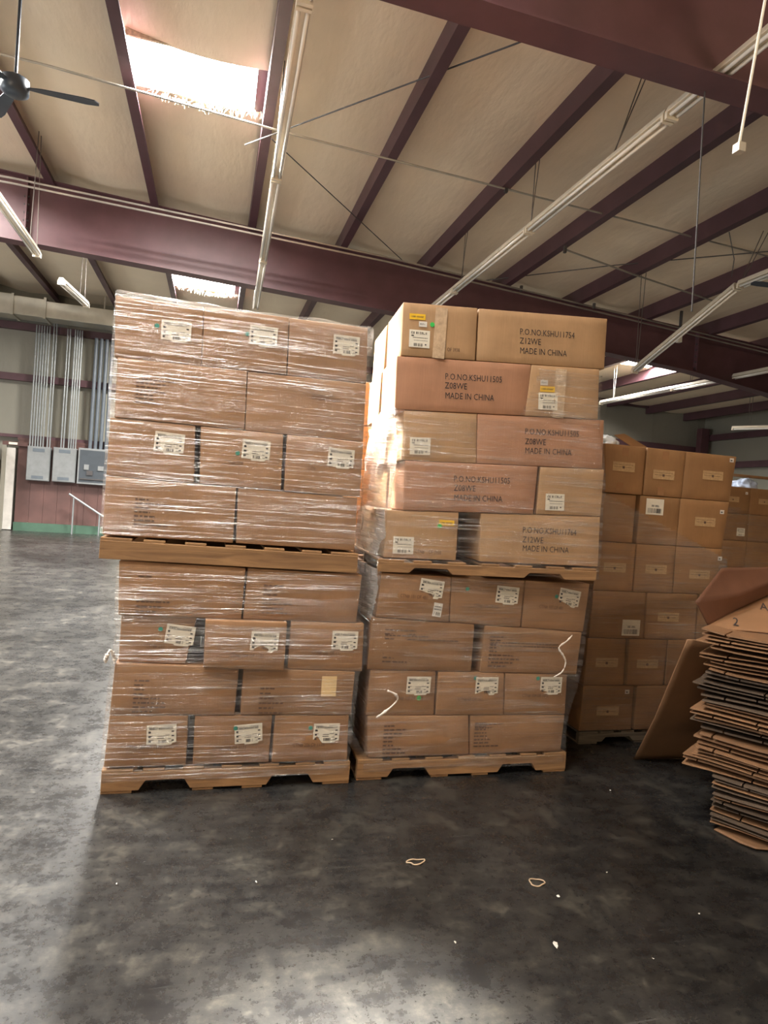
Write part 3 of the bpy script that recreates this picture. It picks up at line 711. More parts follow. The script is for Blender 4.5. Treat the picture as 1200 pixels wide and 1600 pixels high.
CL = {
 'UL1a': 'brown carton at the top left corner of the left stack', 'UL1b': 'brown carton in the middle of the left stack\'s top row', 'UL1c': 'brown carton at the top right corner of the left stack, sharp white label',
 'UL2a': 'wide brown carton left in the second row from the top of the left stack', 'UL2b': 'wide brown carton right in the second row from the top of the left stack',
 'UL3a': 'brown labelled carton left in the third row of the left stack', 'UL3b': 'brown carton with white label and teal dot, middle of the left stack\'s third row', 'UL3c': 'brown carton right in the third row of the left stack',
 'UL4a': 'wide brown carton left on the upper pallet of the left stack', 'UL4b': 'wide brown carton right on the upper pallet of the left stack',
 'LL1a': 'wide brown carton left directly under the upper pallet of the left stack', 'LL1b': 'wide brown carton right directly under the upper pallet of the left stack',
 'LL2a': 'crushed brown carton with tilted label, left stack below the upper pallet', 'LL2b': 'brown carton protruding forward in the middle of the left stack\'s lower load', 'LL2c': 'brown carton right of the protruding one in the left stack',
 'LL3a': 'wide brown carton left, second row from the bottom of the left stack', 'LL3b': 'wide brown carton with a blank cream paper patch, left stack',
 'LL4a': 'bottom left carton of the left stack, standing on the floor pallet', 'LL4b': 'bottom middle carton of the left stack with tilted label', 'LL4c': 'bottom right carton of the left stack with upright label and teal dot',
 'UR1a': 'tan carton with yellow sticker and green dot, top left of the right stack', 'UR1b': 'long tan carton printed KSHU11754, top right of the right stack',
 'UR2a': 'long reddish carton printed KSHU11505, second row of the right stack', 'UR2b': 'tan carton with white and yellow stickers, right in the right stack\'s second row',
 'UR3a': 'film-glazed carton left in the third row of the right stack', 'UR3b': 'long printed carton right in the third row of the right stack',
 'UR4a': 'long printed carton left in the fourth row of the right stack', 'UR4b': 'short labelled carton right in the fourth row of the right stack',
 'UR5a': 'short carton with yellow sticker standing left on the right stack\'s upper pallet', 'UR5b': 'long printed carton standing right on the right stack\'s upper pallet',
 'LR1a': 'tilted carton with two white labels, left under the right stack\'s upper pallet', 'LR1b': 'carton in the middle directly under the right stack\'s upper pallet', 'LR1c': 'tilted carton right under the right stack\'s upper pallet',
 'LR2a': 'wide faintly printed carton left, third row from the bottom of the right stack', 'LR2b': 'wide carton with dense printing and a twisted film tail, right stack',
 'LR3a': 'labelled carton with green dot and twisted film at its left, right stack', 'LR3b': 'labelled carton in the middle, second row from the bottom of the right stack', 'LR3c': 'labelled carton right, second row from the bottom of the right stack',
 'LR4a': 'bulging wide carton at the bottom left of the right stack', 'LR4b': 'wide printed carton at the bottom right of the right stack',
 'Q1a': 'top left golden carton of the rear stack, taped top and bottom', 'Q1b': 'top middle golden carton of the rear stack', 'Q1c': 'wider top right golden carton of the rear stack',
 'Q2a': 'rear stack carton left of the barcode label, half under film', 'Q2b': 'rear stack carton with the upper white barcode label', 'Q2c': 'rear stack carton right of the upper barcode label, above the film edge',
 'Q3a': 'rear stack third row carton at left', 'Q3b': 'rear stack third row carton in the middle', 'Q3c': 'rear stack third row carton at right beside the cardboard flap',
 'Q4a': 'rear stack carton with the lower white barcode label', 'Q4b': 'rear stack carton right of the lower barcode label', 'Q5a': 'rear stack fifth row carton at left', 'Q5b': 'rear stack fifth row middle carton',
 'Q6a': 'rear stack bottom left carton with a small white tag', }
GRP = {'UL': 'cartons of the left upper load', 'LL': 'cartons of the left lower load', 'UR': 'cartons of the right upper load', 'LR': 'cartons of the right lower load', 'Q': 'cartons of the rear stack'}
FRONTOFF = {'LL2b': -.035, 'LL2a': .02, 'Q2a': .03, 'LR1a': -.01, 'LR2a': .0}
def place(ld, s, y, z):
    (x0, y0), a = LOADS[ld]; a = math.radians(a)
    return Vector((x0 + s * math.cos(a) + y * math.sin(a), y0 - s * math.sin(a) + y * math.cos(a), z))
def lkey(k): return k if False else ('Q' if k[0] == 'Q' else k[:2])
def mat_for(k):
    if k in ('UR2a',): return M['card_red']
    if k in ('UR1a', 'UR1b', 'UR2b'): return M['card_tan']
    if k[0] == 'Q': return M['card_rear']
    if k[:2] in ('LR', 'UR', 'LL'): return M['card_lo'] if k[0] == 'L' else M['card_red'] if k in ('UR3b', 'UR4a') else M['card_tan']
    return M['card']
extra = {}
def add_carton(key, xs, ld, i, depth, yoff, feats, label, grp, bulge=.006, mat=None, name='carton'):
    seed = (sum(ord(c) * (n_ + 3) for n_, c in enumerate(key)) % 97) / 10
    zz = [zrow(ld, i, xs[0]) - .0015, zrow(ld, i, xs[1]) - .0015, zrow(ld, i + 1, xs[2]) + .0015, zrow(ld, i + 1, xs[3]) + .0015]
    s0 = (xs[0] + xs[3]) / 2; zb = min(zz[2:])
    g_ = .0015
    q = [(xs[0] - s0 + g_, zz[0] - zb), (xs[1] - s0 - g_, zz[1] - zb), (xs[2] - s0 - g_, zz[2] - zb), (xs[3] - s0 + g_, zz[3] - zb)]
    o = obj(name, carton_mesh(q, depth, bulge, seed, zb), mat or mat_for(key), None, True)
    bevel(o, .004, 2)
    o.location = place(ld, s0, yoff, zb); o.rotation_euler = (0, 0, -math.radians(LOADS[ld][1]))
    tag(o, label, 'carton', grp)
    wd = (xs[1] + xs[2] - xs[0] - xs[3]) / 2; ht = zz[0] - zb
    # flap seam on top of the front face: thin closing line of the carton top
    def fy(sx, z): return front_y((sx - s0) / wd, (z - zb) / ht, bulge, seed)
    tilt = math.atan2(zz[2] - zz[3], wd)
    for f in feats:
        k_, sx, z = f[:3]; yy = min(fy(sx - .05, z), fy(sx + .05, z), fy(sx, z)) - .0016; loc = (sx - s0, yy, z - zb)
        def two(pair, nm, r=0):
            a = link(nm, pair[0], o); a.location = loc; a.rotation_euler = (0, math.radians(-r) - tilt, 0)
            link('label_print', pair[1], a); return a
        if k_ == 'ship': two(ship_me[int(sx * 1000) % 4], 'shipping_label', f[3])
        elif k_ == 'ship2': two(ship2, 'product_label', f[3])
        elif k_ == 'bar': two(bar, 'barcode_label')
        elif k_ == 'yellow': two(yel, 'yellow_sticker')
        elif k_ == 'small': two(sml, 'white_sticker')
        elif k_ == 'small2': two(sml2, 'white_sticker', -4)
        elif k_ == 'tag': two(tagm, 'price_tag')
        elif k_ == 'strip': two(strip, 'document_pouch')
        elif k_ in dots: a = link(k_ + '_dot', dots[k_], o); a.location = loc
        elif k_ == 'cream': a = link('paper_patch', cream_me, o); a.location = loc
        elif k_ == 'browntape': a = link('packing_tape', btape_me, o); a.location = loc
        elif k_ == 'tape':
            a = obj('clear_tape', ctape(ht * .96), M['cleartape'], o, True); a.location = (sx - s0, yy, ht / 2 + (.5 * (q[0][1] - ht)))
        elif k_ == 'po': text(o, f[3], .047, loc, tilt, 'ink', 'printed_text', .78 if 'P.O' in f[3] or 'CHINA' in f[3] else .82)
        elif k_ == 'ctn': text(o, f[3], .027, loc, tilt, 'inkfade', 'carton_number', .72)
        elif k_ == 'block':
            wd_, h_, nl = f[3], f[4], f[5]; R_ = []
            for j in range(nl):
                zj = -h_ * (j + .7) / nl
                R_ += words(0, wd_ * rnd.choice((.45, .6, .8, 1.0)), zj, min(.0085, h_ / nl * .42), .6)
            a = obj('printed_lines', dashes(R_, -.0008), M['inkfade'], o); a.location = loc; a.rotation_euler = (0, -tilt, 0)
    return o
for key, (xs, feats) in CARTONS.items():
    ld = lkey(key); i = int(key[len(ld)]) - 1
    xs = list(xs)
    row_n = len([k for k in CARTONS if k[:len(ld) + 1] == key[:len(ld) + 1]])
    depth = {'UR': .42, 'Q': .41}.get(ld, .60 if row_n == 3 else .40)
    if key == 'LL2a': xs = [.105, .455, .415, .105]
    yoff = FRONTOFF.get(key, 0) + random.uniform(-.004, .004)
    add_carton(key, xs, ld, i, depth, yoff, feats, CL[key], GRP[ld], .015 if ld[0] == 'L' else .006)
    extra.setdefault((ld, i), [min(xs[0], xs[3]), max(xs[1], xs[2]), depth])
    e = extra[(ld, i)]; e[0] = min(e[0], xs[0], xs[3]); e[1] = max(e[1], xs[1], xs[2])
# cartons of the rear halves of the loads (one side face shows at the edges)
for (ld, i), (a, b, d) in list(extra.items()):
    if ld == 'Q':
        b = a + 1.0
    n = {.60: 2, .40: 3, .42: 2, .41: 3}[d]; dd = {.60: .40, .40: .60, .42: .42, .41: .41}[d]
    for k in range(n):
        s0_ = a + (b - a) * k / n; s1_ = a + (b - a) * (k + 1) / n
        lb = {'UL': 'plain carton in the back half of the left stack\'s upper load', 'LL': 'plain carton in the back half of the left stack\'s lower load',
              'UR': 'plain carton behind the front cartons on the right stack\'s upper pallet', 'LR': 'plain carton in the back half of the right stack\'s lower load', 'Q': 'plain carton in the back half of the rear stack'}[ld]
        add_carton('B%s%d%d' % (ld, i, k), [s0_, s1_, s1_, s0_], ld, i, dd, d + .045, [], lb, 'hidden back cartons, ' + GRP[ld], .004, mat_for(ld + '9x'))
for key, a, b, i in (('Q4c', .835, 1.0, 3), ('Q5c', .615, 1.02, 4), ('Q6b', .40, .72, 5), ('Q6c', .73, 1.03, 5)):
    add_carton(key, [a, b, b, a], 'Q', i, .41, 0, [], {'Q4c': 'rear stack fourth row carton half hidden by the leaning sheet', 'Q5c': 'rear stack fifth row carton behind the leaning sheet', 'Q6b': 'rear stack bottom carton beside the leaning sheet\'s edge', 'Q6c': 'rear stack bottom carton hidden behind the leaning sheet'}[key], GRP['Q'])

# ------------------------------------------------------------------ pallets
def pallet(origin, yaw, L_, D, z0, tilt, label, notched=True, h=.12, mat='wood', bottom=True):
    e = tag(empty('pallet', origin, (0, tilt, -math.radians(yaw))), label, 'pallet')
    tb = .014; hs = h - 2 * tb if bottom else h - tb; zb = tb if bottom else 0
    if notched:
        poly = [(0, 0), (.17, 0), (.20, .035), (.38, .035), (.41, 0), (L_ - .43, 0), (L_ - .40, .035), (L_ - .22, .035), (L_ - .19, 0), (L_, 0), (L_, hs), (0, hs)]
        poly = [(a, b if b in (0, hs) else hs * .52) for a, b in poly]
    else: poly = [(0, 0), (L_, 0), (L_, hs), (0, hs)]
    for y in (0, D / 2 - .02, D - .038):
        bm = prism(poly, .038, 'y'); o = obj('stringer', bm, M[mat], e); o.location = (0, y, zb); bevel(o, .002, 1)
    nb = 7
    for k in range(nb):
        wd = .14 if k in (0, nb - 1) else .10
        x = 0 if k == 0 else (L_ - wd) * k / (nb - 1)
        o = obj('deck_board', box(x, x + wd, 0.002, D, h - tb, h - .0005), M[mat], e); bevel(o, .002, 1)
    if bottom:
        for x in (.0, .42, .66, L_ - .14):
            o = obj('bottom_board', box(x, x + (.14 if x in (0, L_ - .14) else .10), 0.004, D, 0, tb - .0005), M[mat], e); bevel(o, .002, 1)
    return e
pallet((-.424, 3.236, 0), 0, 1.21, 1.02, 0, 0, 'wooden notched pallet on the floor under the left stack', h=.118)
pallet((-.495, 3.225, 1.128), 0, 1.24, 1.05, 0, math.radians(.9), 'wooden pallet between the two loads of the left stack', False, h=.102, bottom=False)
pallet((.832, 3.262, 0), 0, 1.245, 1.02, 0, 0, 'wooden notched pallet on the floor under the right stack', h=.112)
pallet(place('UR', -.035, -.02, 1.118), 4.5, 1.25, 1.0, 0, -math.radians(.5), 'pale wooden pallet between the two loads of the right stack', True, h=.068, bottom=False)
pallet((2.40, 3.64, 0), 0, 1.05, .90, 0, 0, 'grey weathered pallet under the rear stack', True, h=.085, mat='wood_grey')

# ------------------------------------------------------------------ stretch film
def film(label, ld, levels, depth, mat, topf=None, off=.014, amp=.006, left_amp=.02, right_amp=.01, step=.014, name='stretch_film', flare=0, cutf=None, closed=True, du=.016, curl=False):
    """levels: [(z, s0, s1, yfront)] top to bottom; a skin of film stretched round the load"""
    zs = []; z = levels[0][0]
    while z > levels[-1][0]: zs.append(z); z -= step
    zs.append(levels[-1][0])
    def lv(z):
        for (a, b) in zip(levels, levels[1:]):
            if a[0] >= z >= b[0]:
                t = (a[0] - z) / max(1e-6, a[0] - b[0]); return [a[j] + (b[j] - a[j]) * t for j in range(1, 4)]
        return levels[-1][1:]
    W = levels[0][2] - levels[0][1]
    nf, nsd, nbk = int(W / du), 36, 12
    bm = bmesh.new(); uvl = bm.loops.layers.uv.new('UVMap'); rows = []; sd = (sum(map(ord, ld)) + levels[0][0] * 7) % 31
    for z in zs:
        s0, s1, yf = lv(z); row = []
        s0 -= off * .45; s1 += off * .45; yf -= off * 1.2; yb = depth + off
        def P(s, y, nx, ny, u, am, bias=0):
            w1 = noise.noise(Vector((u * 1.6, z * 9 + u * .6, sd))); w2 = noise.noise(Vector((u * 4, z * 28 - u * 1.2, sd + 5)))
            dsp = max(-.004, am * (w1 + .5 * w2) + bias)
            p = place(ld, s + nx * dsp, y + ny * dsp, z); return (p, u, z)
        for i in range(nf): t = i / nf; row.append(P(s0 + (s1 - s0) * t, yf, 0, -1, W * t, amp))
        for i in range(nsd): t = i / nsd; row.append(P(s1, yf + (yb - yf) * t, 1, 0, W + depth * t, right_amp))
        for i in range(nbk): t = i / nbk; row.append(P(s1 + (s0 - s1) * t, yb, 0, 1, W + depth + W * t, .004))
        for i in range(nsd + 1):
            t = i / nsd; row.append(P(s0, yb + (yf - yb) * t, -1, 0, 2 * W + depth + depth * t, left_amp * math.sin(PI * t) + .002, left_amp * .5 * math.sin(PI * t)))
        rows.append([(bm.verts.new(p), u, zz) for p, u, zz in row])
    if curl:
        ctr = place(ld, (levels[0][1] + levels[0][2]) / 2, depth / 2, 0); pre = []
        for (k_, dz, inn) in ((2, .004, .10), (1, .009, .05), (0, .008, .012)):
            rr = []
            for idx, (v, u, zz) in enumerate(rows[0]):
                d_ = Vector((ctr.x - v.co.x, ctr.y - v.co.y, 0)).normalized() * inn
                nz = noise.noise(Vector((u * 9, k_, sd)))
                rr.append((bm.verts.new((v.co.x + d_.x, v.co.y + d_.y, v.co.z + dz + .010 * nz)), u, zz + inn))
            pre.append(rr)
        rows = pre + rows
    for r1, r2 in zip(rows, rows[1:]):
        n = len(r1)
        for i in range(n - 1):
            a, b, c, d = r1[i], r2[i], r2[i + 1], r1[i + 1]
            if topf and topf(i / nf if i < nf else (2 if i < nf + nsd + nbk else 3), a[2], i): continue
            f = bm.faces.new((a[0], b[0], c[0], d[0]))
            for lp, q in zip(f.loops, (a, b, c, d)): lp[uvl].uv = (q[1], q[2])
    for v in [v for v in bm.verts if not v.link_faces]: bm.verts.remove(v)
    bmesh.ops.recalc_face_normals(bm, faces=bm.faces[:])
    o = obj(name, bm, mat, None, True); tag(o, label, 'stretch film')
    return o
film('clear stretch film round the left stack\'s upper load', 'UL', [(2.372, 0, 1.22, 0), (2.08, -.003, 1.228, 0), (1.79, .0, 1.23, 0), (1.50, .0, 1.23, 0), (1.245, 0, 1.228, 0)], 1.05, M['film'], left_amp=.008, curl=True)
film('clear stretch film round the left stack\'s lower load', 'LL', [(1.095, .08, 1.27, 0), (.87, .085, 1.27, 0), (.80, .10, 1.30, -.035), (.65, .09, 1.305, -.035), (.58, .08, 1.28, 0), (.35, .07, 1.27, 0), (.06, .065, 1.26, 0)], 1.05, M['film'], left_amp=.010, right_amp=.006)
def ur_top(t, z, i):
    if t <= 1: return z > (1.985 if t < .58 else 1.985 + min(1, (t - .58) / .10) * .30)
    if t == 2: return z > 2.28
    return z > 2.02
film('hazy stretch film round the right stack\'s upper load, below the top row', 'UR', [(2.29, -.01, 1.15, 0), (2.0, .0, 1.16, 0), (1.73, .05, 1.22, 0), (1.46, .03, 1.225, 0), (1.44, -.006, 1.225, 0), (1.14, -.03, 1.23, 0)], .90, M['film'], ur_top, left_amp=.045, amp=.007)
film('stretch film round the right stack\'s lower load', 'LR', [(1.10, -.015, 1.25, -.005), (.85, -.04, 1.235, -.005), (.58, -.05, 1.22, 0), (.33, -.035, 1.16, 0), (.05, -.03, 1.15, 0)], 1.05, M['film_thin'], left_amp=.012, amp=.007)
def q_top(t, z, i):
    if t <= 1: return z > 1.66 - .40 * t
    if t == 2: return z > 1.26
    return z > 1.66
film('stretch film with a slanting top edge round the rear stack', 'Q', [(1.70, 0, 1.03, 0), (1.0, 0, 1.02, 0), (.10, 0, 1.02, 0)], .90, M['film_rear'], q_top, left_amp=.008)

def strand(name, pts, r, mat, label=None, parent=None):
    bm = bmesh.new(); P_ = []
    n = 40; V_ = [Vector(p) for p in pts]
    for i in range(n + 1):
        t = i / n * (len(V_) - 1); k = min(int(t), len(V_) - 2); f = t - k
        p0 = V_[max(k - 1, 0)]; p1 = V_[k]; p2 = V_[k + 1]; p3 = V_[min(k + 2, len(V_) - 1)]
        P_.append(.5 * ((2 * p1) + (p2 - p0) * f + (2 * p0 - 5 * p1 + 4 * p2 - p3) * f * f + (3 * p1 - p0 - 3 * p2 + p3) * f ** 3))
    tube(bm, P_, [r * (.5 + 1.1 * abs(noise.noise(Vector((i * .35, 2, len(pts)))))) for i in range(n + 1)], 7)
    o = obj(name, bm, mat, parent, True)
    if label: tag(o, label, 'stretch film')
    return o
M['twist'] = simple('twisted_film', (.78, .70, .62), .25, var=.15, scale=60)
strand('film_tail', [(2.03, 3.225, .805), (1.99, 3.21, .775), (1.945, 3.215, .735), (1.975, 3.21, .69), (1.995, 3.215, .65), (1.975, 3.21, .60), (1.93, 3.22, .565)], .0065, M['twist'], 'twisted white film tail hanging on the right stack\'s printed carton')
strand('film_tail', [(.90, 3.20, .36), (.93, 3.19, .385), (.98, 3.20, .42), (1.01, 3.205, .455), (.99, 3.2, .485), (.95, 3.205, .50)], .008, M['twist'], 'crumpled film tail at the lower left of the right stack')
strand('film_tail', [(-.435, 3.22, .64), (-.43, 3.20, .67), (-.415, 3.21, .70), (-.40, 3.23, .66), (-.395, 3.23, .63)], .010, M['twist'], 'small knot of film sticking out left of the crushed carton')
# loose film sagging in the gap at the left of the right stack
def loose(label, pts, mat):
    """pts: rows of (left point, right point) world coordinates, top to bottom"""
    bm = bmesh.new(); uvl = bm.loops.layers.uv.new('UVMap'); n, mrow = 22, 10; rows = []
    for (a, b), (c, d) in zip(pts, pts[1:]):
        for j in range(mrow):
            t = j / mrow; l = Vector(a).lerp(Vector(c), t); r = Vector(b).lerp(Vector(d), t); rows.append((l, r))
    rows.append((Vector(pts[-1][0]), Vector(pts[-1][1])))
    G = []
    for j, (l, r) in enumerate(rows):
        row = []
        for i in range(n + 1):
            p = l.lerp(r, i / n)
            w_ = noise.noise(Vector((i * .22, j * .16, 4))) + .5 * noise.noise(Vector((i * .5, j * .35, 9)))
            row.append(bm.verts.new(p + Vector((.02 * w_, -.03 * w_, .0))))
        G.append(row)
    for j in range(len(G) - 1):
        for i in range(n):
            f = bm.faces.new((G[j][i], G[j + 1][i], G[j + 1][i + 1], G[j][i + 1]))
            for lp, (jj, ii) in zip(f.loops, ((j, i), (j + 1, i), (j + 1, i + 1), (j, i + 1))): lp[uvl].uv = (ii * .02, -jj * .03)
    o = obj('loose_film', bm, mat, None, True); tag(o, label, 'stretch film'); return o
loose('milky loose film bulging in the gap beside the right stack\'s upper load',
      [((.93, 3.9, 2.02), (.905, 3.32, 1.99)), ((.87, 3.75, 1.74), (.935, 3.30, 1.72)), ((.82, 3.6, 1.50), (.93, 3.30, 1.46)), ((.775, 3.45, 1.36), (.885, 3.27, 1.30)), ((.77, 3.4, 1.24), (.86, 3.265, 1.20))], M['film_loose'])
loose('grey film fold hanging between the stacks below the upper pallets',
      [((.79, 3.42, 1.16), (.86, 3.27, 1.13)), ((.80, 3.42, 1.0), (.865, 3.25, 1.0)), ((.80, 3.40, .88), (.855, 3.25, .86))], M['film_loose'])

# ------------------------------------------------------------------ stack behind the gap, third stack
def plain_stack(O, cols, rows_, w_, d_, h_, z0, mat, lab, grp, feats=None):
    for r in range(rows_):
        for c in range(cols):
            q = [(0.002, h_ - .002), (w_ - .002, h_ - .002), (w_ - .002, 0.001), (.002, .001)]
            o = obj('carton', carton_mesh(q, d_, .004, r * 3 + c, 0), mat, None, True); bevel(o, .004, 2)
            o.location = (O[0] + c * w_, O[1] + random.uniform(-.005, .005), z0 + r * h_)
            lb = lab(c, r); tag(o, lb[0], 'carton', grp)
            for (pair, nm, fx, fz) in lb[1]:
                a = link(nm, pair[0], o); a.location = (fx, -.0065, fz); link('label_print', pair[1], a)
M['card_orange'] = cardboard('cardboard_orange', (.62, .28, .09), .05)
plain_stack((1.02, 4.62), 3, 7, .42, .5, .322, .10, M['card_orange'], lambda c, r: ('orange-brown carton standing behind the gap between the two front stacks', []), 'orange cartons behind the gap')
pallet((1.0, 4.62, 0), 0, 1.28, .9, 0, 0, 'wooden pallet behind the gap under the orange cartons', h=.098)
def q3lab(c, r):
    names = ['leftmost', 'second', 'third']
    rowsn = {5: 'top row', 4: 'second row', 3: 'third row'}
    f = []
    if r == 5: f = [(strip, 'document_pouch', .16 if c == 0 else .20, .16)] + ([(tagm, 'price_tag', .34, .24)] if c == 0 else [])
    elif r == 4 and c == 0: f = [(ship2, 'product_label', .30, .10)]
    return ('%s carton in the %s of the far right stack behind the rear stack' % (names[c], rowsn.get(r, 'hidden lower rows')), f)
plain_stack((5.53, 6.0), 3, 6, .402, .45, .306, .10, M['card_rear'], q3lab, 'cartons of the far right stack')
pallet((5.53, 6.0, 0), 0, 1.22, .9, 0, 0, 'wooden pallet under the far right stack', h=.098)
LOADS['T'] = ((5.53, 6.0), 0)
film('stretch film round the far right stack', 'T', [(1.76, 0, 1.21, 0), (1.0, 0, 1.21, 0), (.1, 0, 1.21, 0)], .45, M['film_thin'], lambda t, z, i: (t <= 1 and z > 1.75 - .25 * t), du=.03, step=.03)
fr = tag(empty('wooden_frame', (5.62, 6.30, 1.938)), 'pale wooden frame standing on the far right stack at the photo edge', 'frame')
obj('post', box(0.05, .085, 0, .03, 0, .14), M['wood'], fr); obj('post', box(1.0, 1.035, 0, .03, 0, .14), M['wood'], fr)
obj('top_rail', box(0, 1.1, -.01, .04, .14, .17), M['wood'], fr)
def blob(name, loc, sc, mat, label, cat, seed, amp=.35, res=4):
    bm = bmesh.new(); bmesh.ops.create_icosphere(bm, subdivisions=res, radius=1)
    for v in bm.verts:
        n = noise.noise(v.co * 1.7 + Vector((seed, 0, 0))) + .5 * noise.noise(v.co * 4 + Vector((seed, 3, 0)))
        v.co *= 1 + amp * n; v.co = Vector((v.co.x * sc[0], v.co.y * sc[1], max(v.co.z, -.35) * sc[2]))
    o = obj(name, bm, mat, None, True); o.location = loc; return tag(o, label, cat)
blob('plastic_bag', (5.98, 6.16, 1.966), (.17, .11, .085), M['bag'], 'bluish plastic bag lying on the far right stack', 'bag', 3)
# open carton with plastic behind the top left rear-stack carton
oc = tag(empty('open_carton', (2.42, 4.09, 1.969)), 'open carton flaps with a plastic liner on top of the rear stack', 'carton')
oc.location = (2.41, 3.70, 1.972)
bm = box(0, .30, 0, .006, 0, .075); o = obj('back_flap', bm, M['card_rear'], oc); o.rotation_euler = (-.3, 0, 0); o.location = (.02, .25, 0)
bm = prism([(0, 0), (.13, .002), (-.06, .078), (-.14, .062)], .006, 'y'); o = obj('side_flap', bm, M['card_rear'], oc); o.location = (.25, .0, 0)
bm = box(0, .006, 0, .25, 0, .05); obj('left_flap', bm, M['card_rear'], oc)
blob('plastic_liner', (2.52, 3.80, 1.985), (.09, .07, .055), M['bagw'], 'milky plastic liner poking out of the open carton on the rear stack', 'bag', 8)

# ------------------------------------------------------------------ pile of flattened cartons at the right
d1 = Vector((.56, -.83, 0)).normalized(); d2 = Vector((.80, .60, 0)).normalized()
base = Vector((2.40, 2.66, 0))
pile_ang = math.atan2(d1.y, d1.x)
def sheet(z, shift, w1, w2, t, rot, slots, droop, mat, label, grp=None):
    """thin sheet: local x along d1 (front edge), local y to the back"""
    poly = []; 
    L1 = w1
    pts = [(0, 0)]
    for s in slots: pts += [(s - .004, 0), (s - .003, .14), (s + .003, .14), (s + .004, 0)]
    pts += [(L1, 0), (L1, w2), (0, w2)]
    bm = bmesh.new()
    def zf(a, b): return droop * (max(0, .25 - a) / .25) ** 2 + .012 * noise.noise(Vector((a * 3, b * 3, z * 9)))
    # grid in strips so the corner can curl
    xs = [0, .06, .12, .25] + sorted(sum([[s - .004, s + .004] for s in slots], [])) + [.95 * L1, L1]
    xs = sorted(set(round(x_, 4) for x_ in xs)); ysn = [0, .14, w2 * .5, w2]
    top = {}; bot = {}
    for i, a in enumerate(xs):
        for j, b in enumerate(ysn):
            zz_ = zf(a, b)
            top[i, j] = bm.verts.new((a, b, zz_ + t)); bot[i, j] = bm.verts.new((a, b, zz_))
    solid = {}
    for i in range(len(xs) - 1):
        for j in range(len(ysn) - 1):
            m_ = (xs[i] + xs[i + 1]) / 2
            solid[i, j] = not (j == 0 and any(abs(m_ - s) < .004 for s in slots))
    for (i, j), ok in solid.items():
        if not ok: continue
        bm.faces.new((top[i, j], top[i + 1, j], top[i + 1, j + 1], top[i, j + 1])); bm.faces.new((bot[i, j], bot[i, j + 1], bot[i + 1, j + 1], bot[i + 1, j]))
        for (di, dj, a, b) in ((0, -1, (i, j), (i + 1, j)), (1, 0, (i + 1, j), (i + 1, j + 1)), (0, 1, (i + 1, j + 1), (i, j + 1)), (-1, 0, (i, j + 1), (i, j))):
            if not solid.get((i + di, j + dj), False): bm.faces.new((bot[a], bot[b], top[b], top[a]))
    for v in [v for v in bm.verts if not v.link_faces]: bm.verts.remove(v)
    o = obj('flattened_carton', bm, mat); p = base + d1 * shift[0] + d2 * shift[1]
    o.location = (p.x, p.y, z); o.rotation_euler = (0, 0, pile_ang + rot)
    tag(o, label, 'flattened carton', grp); return o
z = .034; k = 0; rp_ = random.Random(11)
while z < .945:
    u = z / .95
    sx = .10 + .02 * rp_.random() if z < .26 else rp_.choice((0, .02, .03, .05, -.02))
    if .26 < z < .34: sx = -.04
    t = rp_.choice((.006, .009, .006)); w1 = .95; 
    sl = [rp_.uniform(.05, .16)] if rp_.random() < .6 else []
    sl += [rp_.uniform(.26, .4), .62]
    sheet(z, (sx, rp_.uniform(-.015, .02)), w1, .75, t, rp_.uniform(-.05, .05), sl, rp_.choice((0, 0, .006, -.004)), M['card_flat'] if not (.62 < z < .76 or .46 < z < .52 or (z < .26 and k % 3)) else M['card_darkflat'] if 'card_darkflat' in M else M['card_flat'],  # dark sheets at the set-back bottom paint in its low light
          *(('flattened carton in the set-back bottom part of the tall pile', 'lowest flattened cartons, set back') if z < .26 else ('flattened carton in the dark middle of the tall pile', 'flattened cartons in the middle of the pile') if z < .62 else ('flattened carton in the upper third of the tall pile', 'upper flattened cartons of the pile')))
    z += t + rp_.uniform(.009, .022); k += 1
ts = sheet(.955, (0, 0), .95, .95, .008, 0, [.11], .012, M['card_flat'], 'top sheet of the flattened carton pile, printed with a 2')
# upright curved flap behind the top sheet
def curved(name, rows, thick, mat, label, cat='flattened carton'):
    bm = bmesh.new(); G = [[bm.verts.new(p) for p in r] for r in rows]
    for a, b in zip(G, G[1:]):
        for i in range(len(a) - 1): bm.faces.new((a[i], a[i + 1], b[i + 1], b[i]))
    o = obj(name, bm, mat, None, True); ms = o.modifiers.new('curve', 'SUBSURF'); ms.levels = ms.render_levels = 3; ms.subdivision_type = 'SIMPLE'; m = o.modifiers.new('thick', 'SOLIDIFY'); m.thickness = thick; m.offset = 0
    return tag(o, label, cat)
curved('cardboard_flap', [
    [(2.515, 2.745, .972), (2.80, 2.85, 1.045), (3.10, 2.95, 1.115), (3.6, 3.1, 1.24)],
    [(2.422, 2.74, 1.094), (2.76, 2.81, 1.125), (3.14, 2.95, 1.20), (3.6, 3.1, 1.30)],
    [(2.679, 2.86, 1.262), (2.90, 2.93, 1.266), (3.133, 3.02, 1.264), (3.6, 3.2, 1.28)],
], .006, M['card_flap'], 'dark red-brown cardboard flap rising behind the top of the pile')
tp = curved('cardboard_sheet', [
    [(2.500, 2.735, .962), (2.73, 2.62, .966), (2.95, 2.50, .966)],
    [(2.515, 2.745, .972), (2.80, 2.85, 1.045), (3.10, 2.95, 1.115)],
], .006, M['card_flat'], 'tan cardboard panel printed with a 2 on top of the pile')
